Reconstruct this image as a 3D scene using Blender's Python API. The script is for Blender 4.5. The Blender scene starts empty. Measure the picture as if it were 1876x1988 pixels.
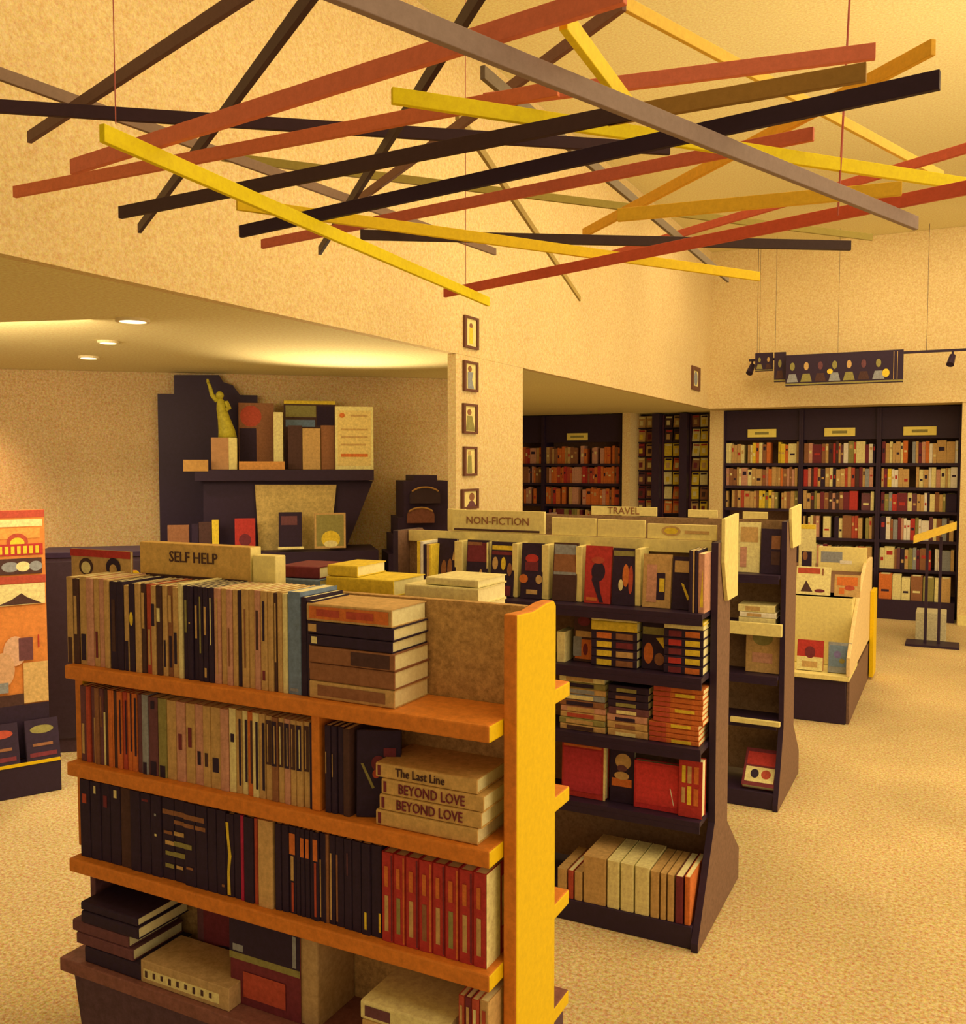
import bpy, bmesh, math, random
from mathutils import Vector, Matrix, Euler
R = random.Random(7)
PI = math.pi
C = bpy.context.scene.collection
scn = bpy.context.scene

# ------------------------------------------------------------------ camera
cam = bpy.data.cameras.new('camera'); cam_o = bpy.data.objects.new('camera', cam); C.objects.link(cam_o)
cam.sensor_fit = 'HORIZONTAL'; cam.sensor_width = 36.0; cam.lens = 36.0 * 1800 / 1876
cam.clip_start = 0.05; cam.clip_end = 100
cam_o.location = (0, 0, 1.6)
cam_o.rotation_euler = Euler((math.radians(90 - 2.99), 0, math.radians(27.12)), 'XYZ')
scn.camera = cam_o
# ------------------------------------------------------------------ world, lights, exposure
w = bpy.data.worlds.new('world'); scn.world = w; w.use_nodes = True
bg = w.node_tree.nodes['Background']; bg.inputs['Color'].default_value = (1, .70, .36, 1); bg.inputs['Strength'].default_value = 0.44
LC = (1, .74, .40)
def area(name, loc, target, sx, sy, power, col=LC, spread=180):
    l = bpy.data.lights.new(name, 'AREA'); l.shape = 'RECTANGLE'; l.size = sx; l.size_y = sy; l.energy = power; l.color = col
    l.spread = math.radians(spread)
    o = bpy.data.objects.new(name, l); C.objects.link(o); o.location = loc
    o.rotation_euler = (Vector(target) - Vector(loc)).to_track_quat('-Z', 'Y').to_euler(); return o
area('shop_front_daylight', (5.2, 4.5, 2.0), (-2, 4.5, 1.6), 9, 3.2, 185)
area('added_ceiling_fill', (1.5, 4.6, 2.5), (0.9, 4.9, 3.9), 1.6, 4.5, 52, spread=160)  # fill light added to brighten the ceiling, no fixture there
area('added_alcove_fill', (-3.9, 2.5, 2.17), (-4.5, 4.4, 0.9), 1.4, .8, 30)  # area light added to lift the alcove wall, no real panel
area('hall_ceiling_light', (0.8, 4.0, 3.86), (0.8, 4.0, 0), 5, 6.5, 150)
area('rear_ceiling_light', (-0.6, 8.9, 3.86), (-0.9, 9.6, 0), 3, 1.2, 45)
def spot(name, loc, target, power, ang, blend=.6, rad=.05, col=LC):
    l = bpy.data.lights.new(name, 'SPOT'); l.energy = power; l.spot_size = math.radians(ang); l.spot_blend = blend; l.shadow_soft_size = rad; l.color = col
    o = bpy.data.objects.new(name, l); C.objects.link(o); o.location = loc
    o.rotation_euler = (Vector(target) - Vector(loc)).to_track_quat('-Z', 'Y').to_euler(); return o
scn.view_settings.view_transform = 'Standard'; scn.view_settings.look = 'None'
scn.view_settings.exposure = 0.0; scn.view_settings.gamma = 1.0; scn.view_settings.use_curve_mapping = False

# ------------------------------------------------------------------ materials
def lin(c): c /= 255.0; return c / 12.92 if c <= .04045 else ((c + .055) / 1.055) ** 2.4
def alb(r, g, b):     # surface colour that reads as (r,g,b) under the warm light
    v = [min(.93, lin(x) / k * 1.0) for x, k in zip((r, g, b), (1, .78, .44))]
    return tuple(v)
MC = {}
def mat(r, g, b, rough=.7, noise=.16, scale=60, name=None, metal=0, raw=False):
    key = (r, g, b, rough, noise, scale, name)
    if key in MC: return MC[key]
    m = bpy.data.materials.new(name or 'colour_%d_%d_%d' % (r, g, b)); m.use_nodes = True
    nt = m.node_tree; p = nt.nodes['Principled BSDF']; p.inputs['Roughness'].default_value = rough
    p.inputs['Metallic'].default_value = metal
    p.inputs['Specular IOR Level'].default_value = .3
    col = alb(r, g, b)
    if noise:
        tc = nt.nodes.new('ShaderNodeTexCoord'); n = nt.nodes.new('ShaderNodeTexNoise')
        n.inputs['Scale'].default_value = scale; n.inputs['Detail'].default_value = 4; n.inputs['Roughness'].default_value = .75
        nt.links.new(tc.outputs['Object'], n.inputs['Vector'])
        cr = nt.nodes.new('ShaderNodeValToRGB'); e = cr.color_ramp.elements
        e[0].position = .3; e[1].position = .7
        e[0].color = tuple(max(0, c * (1 - 1.6 * noise)) for c in col) + (1,)
        e[1].color = (min(.95, col[0] * (1 + noise)), min(.95, col[1] * (1 + 1.2 * noise)), min(.95, col[2] * (1 + 1.6 * noise)), 1)
        nt.links.new(n.outputs['Fac'], cr.inputs['Fac']); nt.links.new(cr.outputs['Color'], p.inputs['Base Color'])
    else: p.inputs['Base Color'].default_value = col + (1,)
    MC[key] = m; return m
def emis(name, col, s):
    m = bpy.data.materials.new(name); m.use_nodes = True; p = m.node_tree.nodes['Principled BSDF']
    p.inputs['Base Color'].default_value = col + (1,); p.inputs['Emission Color'].default_value = col + (1,); p.inputs['Emission Strength'].default_value = s; return m
def plaster(name, rgb, amt=.12, stain=.06):
    m = bpy.data.materials.new(name); m.use_nodes = True; nt = m.node_tree; p = nt.nodes['Principled BSDF']
    p.inputs['Roughness'].default_value = .9; p.inputs['Specular IOR Level'].default_value = .15
    tc = nt.nodes.new('ShaderNodeTexCoord'); col = alb(*rgb)
    def noise(scale, det, rough):
        n = nt.nodes.new('ShaderNodeTexNoise'); n.inputs['Scale'].default_value = scale; n.inputs['Detail'].default_value = det; n.inputs['Roughness'].default_value = rough
        nt.links.new(tc.outputs['Object'], n.inputs['Vector']); return n
    n1 = noise(70, 5, .8); n2 = noise(.9, 3, .5)
    cr = nt.nodes.new('ShaderNodeValToRGB'); e = cr.color_ramp.elements; e[0].position = .33; e[1].position = .67
    e[0].color = (col[0] * (1 - amt * .8), col[1] * (1 - amt * 1.5), col[2] * (1 - amt * 2), 1)
    e[1].color = (min(.95, col[0] * (1 + amt * .6)), min(.95, col[1] * (1 + amt)), min(.95, col[2] * (1 + amt * 2)), 1)
    nt.links.new(n1.outputs['Fac'], cr.inputs['Fac'])
    mr = nt.nodes.new('ShaderNodeMapRange'); mr.inputs['From Min'].default_value = .3; mr.inputs['From Max'].default_value = .7
    mr.inputs['To Min'].default_value = 1 - stain * 2; mr.inputs['To Max'].default_value = 1
    nt.links.new(n2.outputs['Fac'], mr.inputs['Value'])
    mx = nt.nodes.new('ShaderNodeMix'); mx.data_type = 'RGBA'; mx.blend_type = 'MULTIPLY'; mx.inputs['Factor'].default_value = 1
    ov = nt.nodes.new('ShaderNodeMix'); ov.data_type = 'RGBA'; ov.blend_type = 'OVERLAY'; ov.inputs['Factor'].default_value = amt * 2.4
    nt.links.new(cr.outputs['Color'], ov.inputs['A']); n3 = noise(120, 3, .7); nt.links.new(n3.outputs['Color'], ov.inputs['B'])
    nt.links.new(ov.outputs['Result'], mx.inputs['A']); nt.links.new(mr.outputs['Result'], mx.inputs['B'])
    nt.links.new(mx.outputs['Result'], p.inputs['Base Color'])
    b = nt.nodes.new('ShaderNodeBump'); b.inputs['Strength'].default_value = .25; b.inputs['Distance'].default_value = .004
    nt.links.new(n1.outputs['Fac'], b.inputs['Height']); nt.links.new(b.outputs['Normal'], p.inputs['Normal']); return m
M_CEIL = plaster('ceiling_plaster', (238, 208, 124), .16, .02)
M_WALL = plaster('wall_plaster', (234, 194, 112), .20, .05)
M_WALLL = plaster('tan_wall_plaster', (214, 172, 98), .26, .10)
M_CARPET = plaster('speckled_carpet', (222, 186, 106), .40, .16)
BLACK = (50, 30, 42); BLK2 = (62, 40, 40); CREAM = (240, 205, 110); TAN = (200, 150, 75); YEL = (240, 182, 8); ORG = (222, 122, 34)
WHITE = (252, 232, 165); RED = (188, 52, 38); BRN = (130, 82, 48); GREY = (128, 112, 88); OLIVE = (150, 122, 40)
COL = {'black': BLACK, 'dark brown': (80, 48, 36), 'tan': (204, 152, 78), 'cream': (240, 205, 118), 'white': WHITE, 'red': RED,
       'brown': (150, 92, 50), 'orange': (214, 108, 40), 'yellow': (236, 188, 44), 'grey': (150, 140, 118), 'blue grey': (118, 128, 128),
       'pink': (208, 140, 95), 'maroon': (120, 42, 42), 'olive': (150, 130, 60), 'brick red': (186, 72, 42), 'magenta': (185, 35, 60), 'purple brown': (112, 62, 56)}
def cm(c):
    if isinstance(c, str): c = COL[c]
    return mat(*c)
M_PAGES = mat(250, 218, 135, .8, .10, 90, 'paper_pages')
M_ORG = mat(*ORG, .5, .14, 45, 'shaded_face_orange')  # bookcase laminate, front faces: their shade is put into the colour
M_YEL = mat(238, 184, 5, .5, .06, 60, 'lit_face_and_trim_yellow')  # same laminate's ends, light put into the colour; also plain yellow trim
M_BLK = mat(*BLACK, .5, .1, 40, 'black_laminate')
M_PEG = mat(196, 142, 70, .85, .26, 70, 'speckled_backboard')
M_GRY = mat(128, 88, 58, .7, .18, 60, 'brown_side_laminate')
M_CRM = mat(*CREAM, .6, .10, 50, 'cream_board')

# ------------------------------------------------------------------ mesh helpers
class MB:
    def __init__(s): s.v = []; s.f = []; s.m = []; s.mats = []
    def mi(s, m):
        if m not in s.mats: s.mats.append(m)
        return s.mats.index(m)
    def poly(s, pts, m):
        b = len(s.v); s.v += [tuple(p) for p in pts]; s.f.append(tuple(range(b, b + len(pts)))); s.m.append(s.mi(m))
    def faces(s, pts, fs, m):
        b = len(s.v); s.v += [tuple(p) for p in pts]
        ms = m if isinstance(m, list) else [m] * len(fs)
        for f, mm in zip(fs, ms): s.f.append(tuple(b + i for i in f)); s.m.append(s.mi(mm))
        return s
    def box(s, x0, x1, y0, y1, z0, z1, m, mx=None, my=None):     # mx: material of the +-x faces
        p = [(x, y, z) for x in (x0, x1) for y in (y0, y1) for z in (z0, z1)]
        fs = [(0, 1, 3, 2), (4, 6, 7, 5), (0, 4, 5, 1), (2, 3, 7, 6), (0, 2, 6, 4), (1, 5, 7, 3)]
        mx = mx or m; my = my or m
        s.faces(p, fs, [mx, mx, my, my, m, m]); return s
    def prism(s, prof, a0, a1, axis, m, mcap=None):    # profile in the other two axes, extruded along axis
        n = len(prof)
        def P(u, v, a): return (a, u, v) if axis == 0 else (u, a, v) if axis == 1 else (u, v, a)
        pts = [P(u, v, a0) for u, v in prof] + [P(u, v, a1) for u, v in prof]
        fs = [tuple(range(n)), tuple(range(2 * n - 1, n - 1, -1))]; ms = [mcap or m] * 2
        for i in range(n): j = (i + 1) % n; fs.append((i, i + n, j + n, j)); ms.append(m)
        s.faces(pts, fs, ms); return s
    def tube(s, pts, r, m, n=8):
        pts = [Vector(p) for p in pts]; rs = r if isinstance(r, (list, tuple)) else [r] * len(pts); rings = []
        b = len(s.v)
        for i, p in enumerate(pts):
            d = (pts[min(i + 1, len(pts) - 1)] - pts[max(i - 1, 0)]).normalized()
            a = d.orthogonal().normalized() if i == 0 else (a - d * a.dot(d)).normalized()
            c = d.cross(a)
            for k in range(n):
                t = 2 * PI * k / n; s.v.append(tuple(p + (a * math.cos(t) + c * math.sin(t)) * rs[i]))
        k_ = s.mi(m)
        for i in range(len(pts) - 1):
            for k in range(n):
                j = (k + 1) % n; s.f.append((b + i * n + k, b + i * n + j, b + (i + 1) * n + j, b + (i + 1) * n + k)); s.m.append(k_)
        s.f.append(tuple(b + k for k in range(n))[::-1]); s.m.append(k_)
        e = b + (len(pts) - 1) * n; s.f.append(tuple(e + k for k in range(n))); s.m.append(k_); return s
    def build(s, name, parent=None, bevel=0, smooth=False, xf=None):
        me = bpy.data.meshes.new(name)
        vs = [tuple(xf @ Vector(v)) for v in s.v] if xf is not None else s.v
        me.from_pydata(vs, [], s.f)
        for m in s.mats: me.materials.append(m)
        me.polygons.foreach_set('material_index', s.m)
        bm = bmesh.new(); bm.from_mesh(me); bmesh.ops.recalc_face_normals(bm, faces=bm.faces[:]); bm.to_mesh(me); bm.free()
        if smooth: me.polygons.foreach_set('use_smooth', [True] * len(me.polygons))
        o = bpy.data.objects.new(name, me); C.objects.link(o)
        if parent: o.parent = parent
        if bevel:
            b = o.modifiers.new('bevel', 'BEVEL'); b.width = bevel; b.segments = 2; b.limit_method = 'ANGLE'
        return o
def tag(o, label=None, cat=None, group=None, kind=None):
    if label: o['label'] = label
    if cat: o['category'] = cat
    if group: o['group'] = group
    if kind: o['kind'] = kind
    return o
def thing(name, label, cat, loc=(0, 0, 0), rz=0, group=None):
    o = bpy.data.objects.new(name, None); C.objects.link(o); o.empty_display_size = .1
    o.location = loc; o.rotation_euler = (0, 0, rz); return tag(o, label, cat, group)
def struct(name, mb, **k): return tag(mb.build(name, **k), kind='structure')
def text_mesh(name, body, size, m, parent, loc, rot=(PI / 2, 0, 0), sx=1, depth=.0012, align='CENTER'):
    cu = bpy.data.curves.new(name, 'FONT'); cu.body = body; cu.size = size; cu.extrude = depth; cu.align_x = align; cu.align_y = 'CENTER'; cu.resolution_u = 2
    t = bpy.data.objects.new(name + '_curve', cu); C.objects.link(t)
    me = bpy.data.meshes.new_from_object(t.evaluated_get(bpy.context.evaluated_depsgraph_get()))
    bpy.data.objects.remove(t); bpy.data.curves.remove(cu)
    me.materials.clear(); me.materials.append(m); me.name = name
    o = bpy.data.objects.new(name, me); C.objects.link(o); o.parent = parent; o.location = loc; o.rotation_euler = rot; o.scale = (sx, 1, 1); return o

ORD = ['first', 'second', 'third', 'fourth', 'fifth', 'sixth', 'seventh', 'eighth', 'ninth', 'tenth', 'eleventh', 'twelfth', 'thirteenth', 'fourteenth', 'fifteenth',
       'sixteenth', 'seventeenth', 'eighteenth', 'nineteenth', 'twentieth', 'twenty-first', 'twenty-second', 'twenty-third', 'twenty-fourth', 'twenty-fifth']
# a book: local x = thickness, y = depth from the spine (y=0) to the fore edge, z = height
def art_shapes(mb, art, P):
    for a in art:
        k = a[0]; m = cm(a[-1]); off = .0009 + .0003 * art.index(a)
        if k == 'r':
            _, u0, u1, v0, v1, _c = a; mb.poly([P(u0, v0, off), P(u1, v0, off), P(u1, v1, off), P(u0, v1, off)], m)
        elif k == 'e':
            _, cu, cv, ru, rv, _c = a; mb.poly([P(cu + ru * math.cos(t * PI / 10), cv + rv * math.sin(t * PI / 10), off) for t in range(20)], m)
        elif k == 'p': mb.poly([P(u, v, off) for u, v in a[1]], m)
def book(name, label, group, pos, t, d, h, col, mode='up', rz=0, lean=0, tilt=0, pages=None, spine_art=None, cover_art=None, soft=False, cat='book'):
    """pos = lower corner nearest the reader (min x, min y, min z) before rz; mode up: spine to the reader; flat: lying, spine to the reader; face: cover to the reader"""
    pos = (pos[0], pos[1], pos[2] + t * abs(math.sin(tilt)))
    root = thing(name, label, cat, pos, rz, group)
    m = cm(col); mp = pages or M_PAGES; bt = min(.0022, t * .18)
    if mode == 'up': base = Matrix.Identity(4)
    elif mode == 'flat': base = Matrix(((0, 0, 1, 0), (0, 1, 0, 0), (1, 0, 0, 0), (0, 0, 0, 1)))      # thickness -> z, height -> x
    else: base = Matrix(((0, 1, 0, 0), (1, 0, 0, 0), (0, 0, 1, 0), (0, 0, 0, 1)))                     # thickness -> y, depth -> x
    rot = Matrix.Rotation(lean, 4, 'Y') @ Matrix.Rotation(tilt, 4, 'X')
    xf = rot @ base
    cv = MB()
    r_ = min(.004, t * .3)
    prof = [(0, r_), (r_ * .3, r_ * .25), (r_, 0), (t - r_, 0), (t - r_ * .3, r_ * .25), (t, r_), (t, d), (t - bt, d), (t - bt, bt + r_ * .5), (bt, bt + r_ * .5), (bt, d), (0, d)]
    cv.prism(prof, 0, h, 2, m)
    co = cv.build('cover', root, xf=xf)
    ins = .001 if soft else .003
    MB().box(bt, t - bt, bt + r_ * .5, d - ins, ins, h - ins, mp).build('pages', root, xf=xf)
    if spine_art:
        mb = MB(); art_shapes(mb, spine_art, lambda u, v, o: (t * u, -o, h * v)); mb.build('spine_title', co, xf=xf)
    if cover_art:
        mb = MB()
        if mode == 'face': art_shapes(mb, cover_art, lambda u, v, o: (-o, d * u, h * v))
        else: art_shapes(mb, cover_art, lambda u, v, o: (t + o, d * (1 - u), h * v))
        mb.build('cover_art', co, xf=xf)
    return root
def row_labels(cols, where, what):
    cnt = {}; out = []
    for c in cols: cnt[c] = cnt.get(c, 0) + 1
    seen = {}
    for c in cols:
        seen[c] = seen.get(c, 0) + 1
        if cnt[c] == 1: out.append('only %s %s %s' % (c, what, where))
        elif seen[c] == cnt[c]: out.append('rightmost %s %s %s' % (c, what, where))
        else: out.append('%s %s %s from the left %s' % (ORD[min(seen[c], 25) - 1], c, what, where))
    return out
def spine_row(items, y0, z0, depth, where, group, what='spine', soft=True):
    """items: (x0, x1, colour, height, spine_art)"""
    labs = row_labels([i[2] for i in items], where, what)
    for it, lb in zip(items, labs):
        x0, x1, col, h = it[:4]; art = it[4] if len(it) > 4 else None
        t = x1 - x0 - .0006
        book('upright_book', lb, group, (x0 + .0003, y0 + R.uniform(0, .006), z0 + .0004), t, depth, h, col, spine_art=art, soft=soft)
def stack(layers, x0, y0, z0, w, d, where, group, what='book', rz=0, soft=False, name='stacked_book'):
    """layers from the bottom: (thickness, colour, dx, spine_art)"""
    z = z0 + .0004; n = len(layers)
    for i, L in enumerate(layers):
        pos = 'lowest' if i == 0 else 'topmost' if i == n - 1 else ORD[i] + ' from the bottom'
        dx = L[2] if len(L) > 2 else R.uniform(-.004, .004)
        book(name, '%s %s %s %s' % (L[1], what, pos, where), group, (x0 + dx, y0 + R.uniform(0, .004), z), L[0] - .0006, d, w, L[1], mode='flat', rz=rz,
             spine_art=L[3] if len(L) > 3 else None, soft=soft)
        z += L[0]
    return z

# ================================================================== SETTING
XL = -2.45; ZL = 2.2; ZC = 3.9; YB = 10.6
b = MB(); b.box(-9, 6, -2.5, 11.3, -.1, 0, M_CARPET); struct('floor', b)
b = MB(); b.box(XL, 6, -2.5, 11.3, ZC, ZC + .1, M_CEIL); struct('ceiling', b)
b = MB(); b.box(-9, XL - .05, -2.5, 11.3, ZL, ZL + .1, M_CEIL); struct('ceiling', b)
b = MB(); b.box(XL - .05, XL, -2.5, YB - .35, ZL, ZC - .001, M_WALL)
struct('wall_left_header', b)
b = MB(); b.box(XL - .05, XL, 4.457, 5.333, 0.001, ZL - .001, M_WALL); struct('wall_left_pier', b)
b = MB(); b.box(-5.6, 6, 11.05, 11.2, .001, ZC - .001, M_WALL)
struct('wall_back', b)
b = MB(); b.box(XL - .049, 6, YB - .35, 11.05, ZL + .001, ZC - .001, M_WALL); struct('wall_back_bulkhead', b)
b = MB(); b.box(0.022, 2.6, YB - .34, 11.04, .001, ZL - .001, M_WALL); struct('wall_back_right_pier', b)
# diagonal wall of the low-ceilinged alcove and its return
DA = Vector((-5.424, 3.871, 0.0)); DU = Vector((0.761, 0.649, 0.0)); DN = Vector((0.649, -0.761, 0.0)); DANG = math.atan2(DU.y, DU.x)
def wall_seg(name, p, q, th, m, z1=ZL - .001):
    p = Vector(p); q = Vector(q); d = (q - p).normalized(); n = Vector((-d.y, d.x, 0)) * th
    b = MB(); b.prism([(p.x, p.y), (q.x, q.y), (q.x + n.x, q.y + n.y), (p.x + n.x, p.y + n.y)], .001, z1, 2, m); return struct(name, b)
P0 = DA - DU * 2.6; P1 = DA + DU * 3.06
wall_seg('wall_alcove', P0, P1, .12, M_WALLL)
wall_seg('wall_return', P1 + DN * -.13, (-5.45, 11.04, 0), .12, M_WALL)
# skirting under the right pier
b = MB(); b.box(0.022 + .005, 2.6, YB - .355, YB - .341, .001, .1, M_CRM); struct('baseboard_back', b)

# downlights in the low ceiling
M_LAMP = emis('lamp_glow', (1, .82, .5), 3.5); M_RING = mat(235, 200, 130, .5, 0, 10, 'lamp_ring')
spots = [(-3.076, 2.805, 2.2), (-3.725, 3.24, 2.2), (-4.357, 3.654, 2.2)]
for i, (p, rr, lb) in enumerate(zip(spots, (.055, .04, .045), ('nearest glowing round downlight in the low alcove ceiling', 'middle and faintest of the three downlights in the alcove ceiling', 'farthest downlight in the alcove ceiling, lowest in the photo'))):
    t = thing('ceiling_downlight', lb, 'ceiling light', (p[0], p[1], ZL), 0, 'downlights in the alcove ceiling')
    n = 20; ring = MB()
    for k in range(n):
        a0, a1 = 2 * PI * k / n, 2 * PI * (k + 1) / n
        for (r0, z0, r1, z1) in ((rr * 1.25, 0, rr * 1.25, -.012), (rr * 1.25, -.012, rr, -.012), (rr, -.012, rr * .95, -.002)):
            ring.poly([(r0 * math.cos(a0), r0 * math.sin(a0), z0), (r0 * math.cos(a1), r0 * math.sin(a1), z0), (r1 * math.cos(a1), r1 * math.sin(a1), z1), (r1 * math.cos(a0), r1 * math.sin(a0), z1)], M_RING)
    ring = ring.build('trim_ring', t)
    l = MB(); l.tube([(0, 0, -.001), (0, 0, -.010)], rr * .94, M_LAMP, 20); l.build('lamp', ring)
    spot('downlight_beam', (p[0], p[1], ZL - .03), (p[0], p[1], 0), 40, 120, .8)
spot('alcove_beam', (-4.9, 2.9, ZL - .03), (-5.65, 3.5, 1.3), 60, 70, .8, col=(1, .55, .25))
# bodiless spot in mid-air, added to throw the bright patch on the alcove ceiling
spot('added_patch_spot', (-3.25, 4.55, 1.60), (-3.05, 4.35, 2.2), 42, 120, .6)

# ================================================================== HANGING SLAT SCULPTURE
SL = [
 ('yellow', (255,206,8), (-1.073, 0.93, 2.06, -1.203, 2.382, 2.06), 'long bright yellow slat slanting down to the lowest tip by the posters'),
 ('red', (228,116,62), (-1.912, 1.412, 2.212, -0.596, 1.435, 2.212), 'long red slat whose left end is the leftmost of all slat ends'),
 ('red', (232,118,74), (-0.774, 1.514, 2.25, -0.132, 1.618, 2.25), 'coral red slat ending square beside the thin wire, upper right'),
 ('red', (230,116,70), (-1.34, 1.099, 2.098, -0.325, 0.965, 2.098), 'coral red slat rising from far left to the top edge of the photo'),
 ('dark', (62,36,38), (-1.728, 1.151, 2.288, -0.58, 2.03, 2.288), 'near-black slat running almost level across the left half'),
 ('brown', (140,104,70), (-1.702, 1.147, 2.364, -1.508, 3.042, 2.364), 'grey-brown slat from the left edge passing behind the yellow one'),
 ('olive', OLIVE, (-1.9, 2.066, 2.478, -0.319, 3.944, 2.478), 'long olive slat lying lowest behind the crossing, ending near the wire foot'),
 ('brown', (112,74,56), (-0.962, 1.135, 2.326, -1.862, 1.415, 2.326), 'brown slat crossing the upper left corner down to a short tip'),
 ('dark', (72,44,42), (-0.789, 1.052, 2.25, -2.036, 1.886, 2.25), 'dark slat from the top edge down to a pointed tip under the left group'),
 ('dark', (66,40,38), (-0.577, 1.145, 2.25, -1.755, 2.331, 2.25), 'dark slat steeply slanting beside the centre down to a pointed tip'),
 ('brown', (132,84,58), (-0.538, 1.591, 2.402, -1.646, 2.381, 2.402), 'brown slat from the top centre down behind the dark crossing slats'),
 ('grey', (150,118,92), (-0.56, 0.731, 2.06, -0.083, 1.986, 2.06), 'longest grey slat crossing in front of all the others to the right'),
 ('yellow', (255,206,8), (-0.802, 1.253, 2.174, 0.052, 2.24, 2.174), 'bright yellow slat starting at the centre and leaving at the right edge'),
 ('yellow', (252,200,20), (-0.406, 0.99, 2.098, -0.422, 1.285, 2.098), 'short yellow slat near the top centre'),
 ('yellow', (240,185,60), (-0.576, 1.634, 2.44, -0.062, 3.065, 2.44), 'pale yellow slat slanting down from the top centre to the right'),
 ('dark', (70,44,38), (-1.61, 1.439, 2.136, -0.445, 1.388, 2.136), 'shaded dark left part of one slat, square end just under the left group'),  # one slat built as two; shade put into this part's colour
 ('olive', (168,118,45), (-0.497, 1.394, 2.136, -0.125, 1.398, 2.136), 'lit olive right part of the dark slat, ending square beneath the coral one'),  # rest of that slat, with the light on it put into the colour
 ('dark', (50,28,40), (-1.387, 1.563, 2.098, -0.033, 1.368, 2.098), 'long near-black slat from lower centre to the farthest upper right end'),
 ('red', (205,98,60), (-1.746, 2.055, 2.212, -0.254, 1.845, 2.212), 'brick red slat just below the long near-black one'),
 ('red', (208,86,50), (-1.35, 2.389, 2.098, 0.044, 1.901, 2.098), 'red slat lowest on the right, starting under the yellow tip'),
 ('yellow', (246,192,18), (-1.341, 1.501, 2.136, -0.522, 2.758, 2.136), 'orange-yellow slat from lower left to the lowest square right end'),
 ('dark', (66,44,36), (-1.352, 1.963, 2.174, -0.267, 2.649, 2.174), 'thin near-level dark slat behind the lowest yellow one'),
 ('yellow', (244,180,40), (-0.621, 1.807, 2.098, -0.103, 1.868, 2.098), 'short orange-yellow slat beside the foot of the wire'),
 ('yellow', (242,170,38), (-0.958, 2.496, 2.25, -0.05, 1.642, 2.25), 'yellow slat rising steeply to the upper right corner'),
 ('red', (214,94,56), (-1.166, 3.283, 2.364, 0.056, 2.541, 2.364), 'red slat climbing to the right edge behind the grey one'),
 ('grey', (128,104,70), (-0.804, 1.568, 2.326, -0.826, 3.732, 2.326), 'thin grey slat dropping steeply from the centre to the right'),
 ('olive', (165,128,50), (-1.095, 2.001, 2.44, -1.74, 4.482, 2.44), 'thin olive slat dropping steeply to a tip beside the posters'),
]
slat_objs = []
for nm, col, p, lb in SL:
    a = Vector(p[:3]); c = Vector(p[3:]); d = c - a; L = d.length; ang = math.atan2(d.y, d.x)
    o = MB().box(0, L, -.005, .005, -.0126, .0126, mat(*col, .6, .07, 90)).build('hanging_slat', bevel=.001)
    o.location = a; o.rotation_euler = (0, -math.asin(d.z / L), ang)
    tag(o, lb, 'ceiling slat', 'painted wooden slats of the hanging ceiling sculpture'); slat_objs.append((a, c, lb))
M_WIRE = mat(190, 90, 70, .4, 0, 10, 'suspension_wire')
WR = [((-0.218, 1.926, 2.06), 'thin reddish wire hanging at right from ceiling to slats'), ((-1.069, 0.951, 2.06), 'thin wire holding the left end of the front yellow slat'), ((-1.185, 2.213, 2.06), 'thin wire above the tip by the posters')]
for i, (p, lb) in enumerate(WR):
    top = (p[0] + (.06 if i == 0 else 0), p[1], ZC)
    o = MB().tube([(p[0], p[1], p[2] + .018), top], .0022 if i == 0 else .0008, M_WIRE, 6).build('suspension_wire'); tag(o, lb, 'wire')

# ================================================================== FRONT BOOKCASE
BX0, BX1, BY0, BYC, BY3 = -2.048, -.815, 1.62, 1.80, 2.05
bk = thing('double_sided_bookcase', 'orange and yellow double-sided bookcase in the foreground, full of books', 'bookcase', (-1.45, BYC, 0))
def off(mb): return mb
def part(mb, name, parent, bevel=0, label=None):
    o = mb.build(name, None, bevel); o.parent = parent; o.matrix_parent_inverse = Matrix.Translation(-Vector(parent.location))
    if label: o['label'] = label
    return o
SZ = [1.08, .825, .570]       # shelf tops
for z in SZ:
    for (ya, yb) in ((BY0, BYC - .012), (BYC + .012, BY3)):
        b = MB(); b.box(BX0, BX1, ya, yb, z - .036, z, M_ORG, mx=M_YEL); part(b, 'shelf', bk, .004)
prof = [(1.680, 1.296), (1.680, .27), (1.60, .10), (1.60, .001), (1.95, .001), (1.95, .10), (1.885, .27), (1.885, 1.288), (1.872, 1.300), (1.83, 1.300), (1.76, 1.292)]
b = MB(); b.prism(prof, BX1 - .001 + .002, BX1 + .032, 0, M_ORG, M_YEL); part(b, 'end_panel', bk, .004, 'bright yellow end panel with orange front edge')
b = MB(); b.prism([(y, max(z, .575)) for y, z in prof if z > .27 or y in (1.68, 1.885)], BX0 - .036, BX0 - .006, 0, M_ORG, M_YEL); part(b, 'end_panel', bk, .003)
b = MB(); b.box(BX0 + .03, BX0 + .05, 1.66, 1.97, .322, .533, mat(110, 66, 60, .7, .2, 50, 'plum_support')); part(b, 'end_support', bk, .002)
b = MB(); b.box(BX0 - .01, BX1 - .002, BYC - .010, BYC + .010, .30, 1.296, M_PEG); part(b, 'back_panel', bk, .001, 'tan speckled back board')
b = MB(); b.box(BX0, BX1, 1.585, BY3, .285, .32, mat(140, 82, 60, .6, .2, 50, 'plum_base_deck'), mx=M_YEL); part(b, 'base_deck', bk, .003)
b = MB(); b.prism([(BX0 + .02, .284), (BX1 - .002, .284), (BX1 - .002, .001), (BX0 - .05 + .12, .001)], 1.61, BY3 - .03, 1, mat(96, 62, 58, .7, .2, 50, 'plum_plinth')); part(b, 'plinth', bk, .002)
b = MB(); b.box(-1.27, -1.249, 1.64, BYC - .012, .826, 1.043, M_ORG); part(b, 'divider', bk, .001)

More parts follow.
